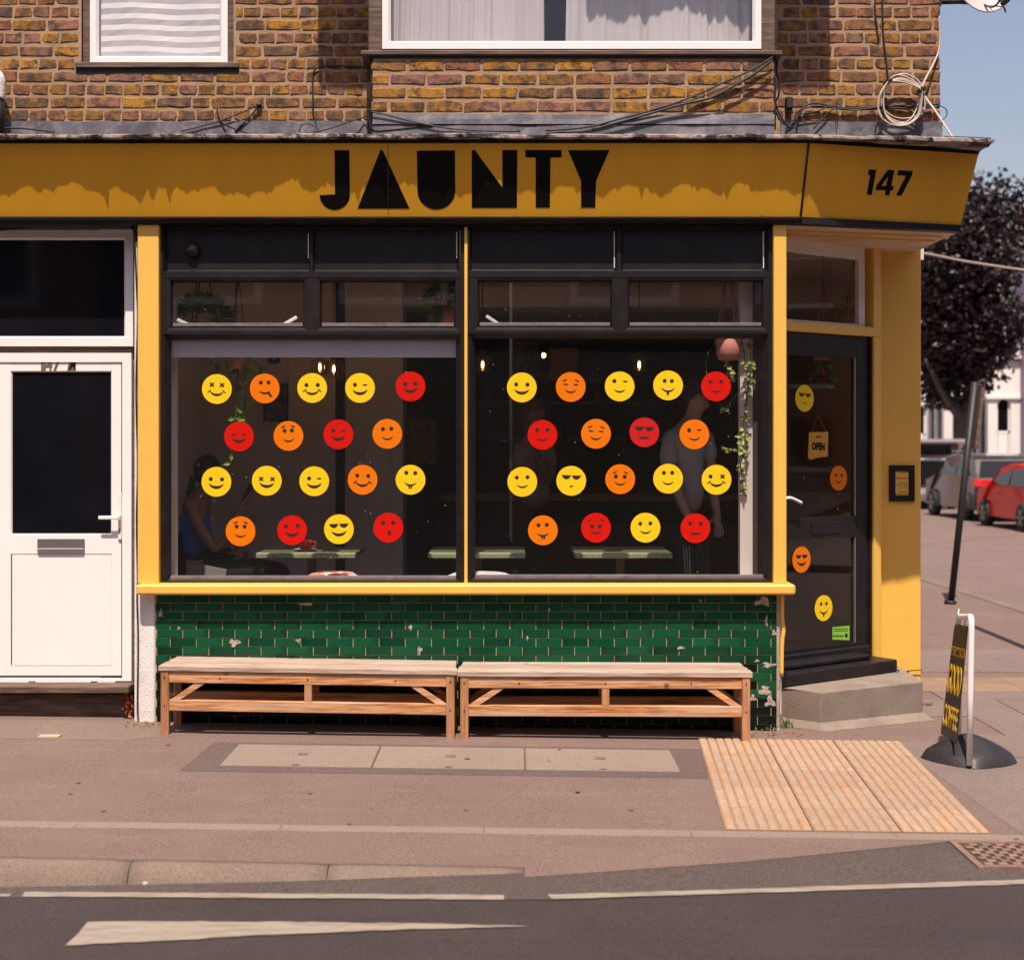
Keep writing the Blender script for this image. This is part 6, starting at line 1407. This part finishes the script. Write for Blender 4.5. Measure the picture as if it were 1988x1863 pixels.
obj('crown', bm, M_plum, tr_)
# the other side of the road (seen only as reflections in the glass)
for k, x in enumerate((-19.5, -13, -6.5, 0, 6.5, 13, 19.5, 26, 32.5)):
    t = thing('shop_house', ['brown brick house across the road behind the viewer, with a dark shop front'][0], 'house', (x+3.2, -17, -.1), 'houses across the main road')
    h = 6.4+.5*(k % 3)+(1.5 if k > 5 else 0)
    bm = BM(); box(bm, x, x+6.45, -23, -13.4, -.3, h); obj('wall', bm, M_opp if k % 2 else M_slate, t)
    bm = BM(); prism(bm, [Vector((x, -13.2, h)), Vector((x, -18, h+1.8)), Vector((x, -23.2, h))], (6.45, 0, 0)); obj('roof', bm, M_slate, t)
    bm = BM(); box(bm, x+.4, x+6.0, -13.42, -13.33, .5, 2.7); obj('shop_front', bm, M_darkglass, t)
    bm = BM(); box(bm, x+.2, x+6.2, -13.5, -13.3, 2.85, 3.3); obj('sign_board', bm, M_walldark, t)
    for q in (1.0, 3.9): bm = BM(); box(bm, x+q, x+q+1.5, -13.42, -13.35, 4.0, 5.6); f = obj('window', bm, M_darkglass, t); bm = BM(); frame_rect(bm, x+q-.1, x+q+1.6, 3.9, 5.7, .12, -13.38, -13.3); obj('window_trim', bm, M_stucco, f)

t = thing('corner_house', 'tall brick house closing the main road far to the right', 'house', (56, -6, -.1))
bm = BM(); box(bm, 50, 62, -16, 3, -.3, 11); obj('wall', bm, M_opp, t)
bm = BM(); prism(bm, [Vector((49.6, -16.2, 11)), Vector((56, -16.2, 14)), Vector((62.4, -16.2, 11))], (0, 19.4, 0)); obj('roof', bm, M_slate, t)
for yy in (-13.5, -9.5, -5.5, -1.5):
    for zz in (.9, 4.2, 7.4): bm = BM(); box(bm, 49.95, 50.03, yy, yy+1.6, zz, zz+2); f = obj('window', bm, M_darkglass, t); bm = BM(); box(bm, 49.9, 49.949, yy-.1, yy+1.7, zz-.2, zz); obj('sill', bm, M_stucco, f)

for k in range(9):
    x = -26+k*8.6; t = thing('end_house', 'brick house closing the far end of the side street', 'house', (x+4, 100, -.1), 'houses at the end of the side street')
    bm = BM(); box(bm, x, x+8.5, 96, 104, -.3, 7+.4*(k % 3)); obj('wall', bm, M_opp if k % 2 else M_lilac, t)
    bm = BM(); prism(bm, [Vector((x, 95.7, 7+.4*(k % 3))), Vector((x, 100, 9.5)), Vector((x, 104.3, 7+.4*(k % 3)))], (8.5, 0, 0)); obj('roof', bm, M_slate, t)
    for q_ in (1.2, 5.4):
        for zz in (1, 4): bm = BM(); box(bm, x+q_, x+q_+1.6, 95.95, 96.03, zz, zz+1.8); obj('window', bm, M_darkglass, t)
gw = BM(); box(gw, 2.6, 2.86, 7.02, 40, -.3, 2.1); box(gw, 2.56, 2.9, 7.01, 40.05, 2.1, 2.18); tag(obj('garden_wall', gw, M_opp), 'tall brick garden wall running back along the side street', 'wall')

# ================================================================== people
def skinned(name, verts, edges, radii, m, parent=None, root=0, sub=2):
    me = bpy.data.meshes.new(name); me.from_pydata([tuple(v) for v in verts], edges, []); o = bpy.data.objects.new(name, me); C.objects.link(o)
    md = o.modifiers.new('skin', 'SKIN'); md.use_smooth_shade = True
    sk = me.skin_vertices[0].data if me.skin_vertices else None
    if sk is None:
        bpy.context.view_layer.objects.active = o; me.skin_vertices.new() if hasattr(me.skin_vertices, 'new') else None; sk = me.skin_vertices[0].data
    for i, r_ in enumerate(radii): sk[i].radius = (r_, r_) if not isinstance(r_, tuple) else r_
    sk[root].use_root = True
    o.modifiers.new('sub', 'SUBSURF').levels = sub; o.modifiers['sub'].render_levels = sub
    dg = bpy.context.evaluated_depsgraph_get(); m2 = bpy.data.meshes.new_from_object(o.evaluated_get(dg)); bpy.data.objects.remove(o)
    m2.name = name; m2.materials.clear(); m2.materials.append(m)
    for p in m2.polygons: p.use_smooth = True
    return meshobj(name, m2, None, parent)
class Fig:
    def __init__(s): s.v, s.e, s.r = [], [], []
    def add(s, p, r, prev=None):
        s.v.append(Vector(p)); s.r.append(r); i = len(s.v)-1
        if prev is not None: s.e.append((prev, i))
        return i
    def chain(s, pts, prev):
        for p, r in pts: prev = s.add(p, r, prev)
        return prev
    def make(s, name, m, parent, root=0, sub=2): return skinned(name, s.v, s.e, s.r, m, parent, root, sub)
def hand(F, wrist, d, side, palm_n, prev, curl=.6, sc=1.0):
    """palm, four bent fingers of unequal length and a thumb; d: direction of the hand, side: towards the thumb"""
    d = d.normalized(); side = side.normalized(); n = palm_n.normalized()
    pm = F.add(wrist+d*.045*sc, (.034*sc, .017*sc), prev); kn = F.add(wrist+d*.085*sc, (.036*sc, .015*sc), pm)
    for k, L in enumerate((.072, .080, .074, .058)):
        o = side*(.027-.018*k)*sc; p0 = wrist+d*.09*sc+o; a = p0+(d+n*curl*.3).normalized()*L*.45*sc; b = a+(d+n*curl).normalized()*L*.32*sc; c = b+(d*.7+n*curl*1.6).normalized()*L*.26*sc
        F.chain([(p0, .0095*sc), (a, .009*sc), (b, .0085*sc), (c, .007*sc)], kn)
    t0 = wrist+d*.03*sc+side*.034*sc; F.chain([(t0, .013*sc), (t0+(d*.6+side*.7+n*.3).normalized()*.038*sc, .011*sc), (t0+(d*.9+side*.5+n*.6).normalized()*.07*sc, .009*sc)], pm)
def head(F, neck_i, base, fwd, up, sc=1.0):
    """skull, jaw, nose, ears grown on the neck"""
    f, u = fwd.normalized(), up.normalized(); s = f.cross(u)
    a = F.add(base+u*.055*sc+f*.012*sc, (.060*sc, .066*sc), neck_i); b = F.add(base+u*.125*sc+f*.018*sc, (.078*sc, .094*sc), a); c = F.add(base+u*.185*sc+f*.006*sc, (.070*sc, .086*sc), b)
    F.chain([(base+u*.088*sc+f*.088*sc, .016*sc), (base+u*.080*sc+f*.104*sc, .011*sc)], b)
    for q in (-1, 1): F.chain([(base+u*.10*sc+s*q*.075*sc-f*.005*sc, .014*sc), (base+u*.112*sc+s*q*.092*sc-f*.015*sc, .012*sc)], b)
    return base+u*.125*sc+f*.018*sc
def blob(bm, c, rx, ry, rz, n=16, m_=10, keep=None):
    rows = []
    for i in range(m_+1):
        a = math.pi*i/m_; rows.append([bm.verts.new(c+Vector((rx*math.sin(a)*math.cos(2*math.pi*k/n), ry*math.sin(a)*math.sin(2*math.pi*k/n), rz*math.cos(a)))) for k in range(n)])
    for A, B in zip(rows, rows[1:]):
        for k in range(n): bm.faces.new((A[k], A[(k+1) % n], B[(k+1) % n], B[k])).smooth = True
    bmesh.ops.remove_doubles(bm, verts=bm.verts[:], dist=1e-5)
# seated woman at the left window, turned to the right, holding a phone
YW_ = 1.12; q = lambda x, y, o=0: P(x, y, YW_+o)
W_ = thing('person', 'person in sleeveless blue top seated in the left window looking at a phone', 'person', (q(385, 1110).x, YW_, FL))
F = Fig(); pel = F.add(q(388, 1090), (.135, .125)); wa = F.add(q(382, 1055), (.105, .10), pel); ch = F.add(q(378, 1005), (.125, .105), wa); up_ = F.add(q(384, 972), (.10, .07), ch); nk = F.add(q(396, 955), .045, up_)
hc = head(F, nk, q(400, 948), Vector((1, -.08, -.12)), Vector((.12, 0, 1)), .93)
s1_ = F.add(q(372, 980, -.15), .052, up_); e1_ = F.chain([(q(384, 1020, -.19), .045), (q(418, 1070, -.19), .040)], s1_); w1 = F.chain([(q(445, 1040, -.15), .036), (q(464, 992, -.10), .026)], e1_)
hand(F, q(464, 992, -.10), Vector((.45, .1, 1)), Vector((.7, -.6, -.2)), Vector((.9, .2, .1)), w1, .55, .95)
s2_ = F.add(q(386, 980, .15), .052, up_); w2 = F.chain([(q(396, 1030, .17), .045), (q(408, 1072, .12), .038), (q(436, 1078, .0), .032), (q(450, 1076, -.06), .026)], s2_); hand(F, q(450, 1076, -.06), Vector((1, -.3, 0)), Vector((0, 0, 1)), Vector((0, -1, 0)), w2, .9, .95)
F.make('body', M_skin, W_)
T = Fig(); a = T.add(q(385, 1086), (.150, .135)); a = T.chain([(q(381, 1050), (.122, .114)), (q(377, 1004), (.138, .120)), (q(381, 976), (.125, .088)), (q(390, 962), (.075, .06))], a); T.make('top', M_blue, W_)
Tr = Fig(); a = Tr.add(q(386, 1098), (.15, .14)); Tr.chain([(q(440, 1108, -.10), .088), (q(500, 1105, -.12), .075), (q(548, 1108, -.12), .062), (q(556, 1170, -.12), .055), (q(552, 1250, -.12), .045)], a); Tr.chain([(q(440, 1108, .10), .088), (q(500, 1102, .12), .075), (q(550, 1106, .12), .062), (q(560, 1170, .12), .055), (q(556, 1250, .12), .045)], a); Tr.make('trousers', M_dark, W_)
bm = BM(); blob(bm, hc+Vector((-.022, 0, .018)), .098, .094, .108)
for v in bm.verts:
    if v.co.x > hc.x+.02 and v.co.z < hc.z+.045: v.co.x = hc.x+.02
obj('hair', bm, M_hair, W_)
bm = BM(); tube(bm, spline([q(377, 925), q(371, 945), q(368, 960), q(367, 975), q(366, 992)], 5), [.026+.006*math.sin(i*1.6) for i in range(21)], 8); obj('braid', bm, M_hair, W_)
bm = BM(); blob(bm, q(390, 892), .022, .022, .018, 8, 6); obj('hair_tie', bm, S_col['red'], W_)
bm = BM(); blob(bm, q(386, 903, -.075), .012, .012, .018, 8, 6); obj('hair_clip', bm, S_col['orange'], W_)
bm = BM(); pts = [q(360, 1100, -.16), q(395, 1096, -.2), q(440, 1106, -.21), q(436, 1124, -.2), q(400, 1126, -.21), q(372, 1124, -.18)]; prism(bm, pts, (0, .02, 0)); obj('jumper', bm, M_greycloth, W_)
ph_ = thing('phone', 'dark phone held up by the seated person', 'phone', q(482, 955, -.09))
c = q(481, 958, -.085); bm = BM(); box(bm, -.036, .036, -.004, .004, -.074, .074, .003, Matrix.Translation(c) @ Matrix.Rotation(rad(22), 4, 'Y') @ Matrix.Rotation(rad(72), 4, 'Z')); obj('case', bm, M_cable, ph_)
cst = thing('cafe_chair', 'dark chair under the seated person', 'chair', (q(385, 1110).x, YW_, FL))
bm = BM(); box(bm, q(352, 0).x, q(440, 0).x, YW_-.2, YW_+.2, FL+.42, FL+.455, .01); obj('seat', bm, M_walldark, cst)
for sx in (356, 430):
    for sy in (-.17, .14): bm = BM(); box(bm, q(sx, 0).x, q(sx, 0).x+.035, YW_+sy, YW_+sy+.035, FL, FL+.419); obj('leg', bm, M_walldark, cst)
bm = BM(); box(bm, q(341, 0).x, q(341, 0).x+.03, YW_-.2, YW_+.2, FL+.44, FL+.88, .01); obj('backrest', bm, M_walldark, cst)
# standing figure in a white T-shirt
YM = 1.35; q = lambda x, y, o=0: P(x, y, YM+o)
M_ = thing('person', 'person in a white T-shirt standing inside the right window', 'person', (q(1338, 1000).x, YM, FL))
F = Fig(); pel = F.add(q(1338, 1000), (.15, .11)); wa = F.add(q(1336, 955), (.135, .10), pel); ch = F.add(q(1334, 880), (.155, .11), wa); up_ = F.add(q(1336, 835), (.115, .075), ch); nk = F.add(q(1343, 812), .052, up_)
hc = head(F, nk, q(1345, 806), Vector((1, -.35, -.25)), Vector((.2, -.05, 1)), 1.0)
s1_ = F.add(q(1302, 850, -.06), .058, up_); w1 = F.chain([(q(1298, 885, -.10), .050), (q(1304, 920, -.14), .044), (q(1318, 960, -.20), .038), (q(1330, 992, -.24), .029)], s1_); hand(F, q(1330, 992, -.24), Vector((.35, -.1, -1)), Vector((1, 0, .1)), Vector((-.3, -1, 0)), w1, .6)
s2_ = F.add(q(1370, 850, .0), .058, up_); w2 = F.chain([(q(1378, 900, .0), .048), (q(1384, 950, -.03), .042), (q(1392, 1000, -.08), .029)], s2_); hand(F, q(1392, 1000, -.08), Vector((.1, -.1, -1)), Vector((-1, 0, 0)), Vector((-.3, -1, 0)), w2, .6)
F.make('body', M_skin2, M_)
T = Fig(); a = T.add(q(1338, 985), (.165, .125)); t1 = T.chain([(q(1336, 940), (.152, .118)), (q(1334, 880), (.172, .126)), (q(1336, 842), (.135, .09))], a); T.chain([(q(1303, 852, -.06), .072), (q(1297, 888, -.10), .070), (q(1301, 906, -.12), .066)], t1); T.chain([(q(1370, 852, 0), .072), (q(1378, 896, 0), .068)], t1); T.chain([(q(1343, 822), (.07, .06))], t1); T.make('t_shirt', M_tee, M_)
Tr = Fig(); a = Tr.add(q(1338, 1000), (.165, .125)); Tr.chain([(q(1326, 1060, -.02), .085), (q(1330, 1130, -.04), .068), (q(1326, 1230, .02), .058)], a); Tr.chain([(q(1356, 1060, 0), .085), (q(1362, 1130, -.02), .068), (q(1362, 1230, .03), .058)], a); Tr.make('trousers', M_dark, M_)
bm = BM()
for k in (-1, 0, 1): tube(bm, spline([q(1332+k*6, 1050, -.105), q(1334+k*5, 1090, -.105), q(1336+k*5, 1130, -.108)], 4), .006, 5)
obj('trouser_stripe', bm, M_tee, M_)
bm = BM(); blob(bm, hc+Vector((-.025, .012, .03)), .095, .09, .10)
obj('hair', bm, M_hair, M_)
bm = BM(); tube(bm, [q(1326, 984, -.225)+Vector((.034*math.cos(a), .034*math.sin(a), .004*math.sin(a))) for a in [i*math.pi/6 for i in range(12)]], .004, 5, True); obj('wristband', bm, M_brass, M_)
# figure with long hair, deep in the room
YN = 3.0; q = lambda x, y, o=0: P(x, y, YN+o)
N_ = thing('person', 'dim person with long hair and grey top deep in the cafe', 'person', (q(1038, 1000).x, YN, FL))
F = Fig(); pel = F.add(q(1038, 990), (.14, .10)); ch = F.chain([(q(1038, 950), (.115, .09)), (q(1038, 890), (.13, .095)), (q(1038, 855), (.10, .065)), (q(1040, 836), .046)], pel); hc = head(F, ch, q(1040, 830), Vector((.3, -1, 0)), Vector((0, 0, 1)), .95)
s_ = F.add(q(1012, 868), .05, 3); w_ = F.chain([(q(1004, 905, -.04), .042), (q(1018, 930, -.14), .036), (q(1032, 900, -.2), .027)], s_); hand(F, q(1032, 900, -.2), Vector((.3, -.2, 1)), Vector((-1, 0, 0)), Vector((0, -1, 0)), w_, .6)
s_ = F.add(q(1064, 868), .05, 3); w_ = F.chain([(q(1072, 905, -.04), .042), (q(1066, 935, -.12), .036), (q(1050, 910, -.2), .027)], s_); hand(F, q(1050, 910, -.2), Vector((-.3, -.2, 1)), Vector((1, 0, 0)), Vector((0, -1, 0)), w_, .6)
F.make('body', M_skin2, N_)
T = Fig(); a = T.add(q(1038, 985), (.15, .112)); t1 = T.chain([(q(1038, 945), (.13, .105)), (q(1038, 890), (.146, .11)), (q(1038, 860), (.12, .08))], a); T.chain([(q(1012, 870), .062), (q(1004, 904, -.04), .055)], t1); T.chain([(q(1064, 870), .062), (q(1072, 904, -.04), .055)], t1); T.make('top', M_greycloth, N_)
Tr = Fig(); a = Tr.add(q(1038, 995), (.15, .115)); Tr.chain([(q(1026, 1060), .08), (q(1028, 1120), .065), (q(1028, 1200), .055)], a); Tr.chain([(q(1050, 1060), .08), (q(1050, 1120), .065), (q(1050, 1200), .055)], a); Tr.make('trousers', M_dark, N_)
bm = BM(); blob(bm, hc+Vector((-.01, .03, .02)), .10, .09, .11); blob(bm, hc+Vector((.0, .06, -.12)), .11, .05, .17); obj('hair', bm, M_bwood, N_)
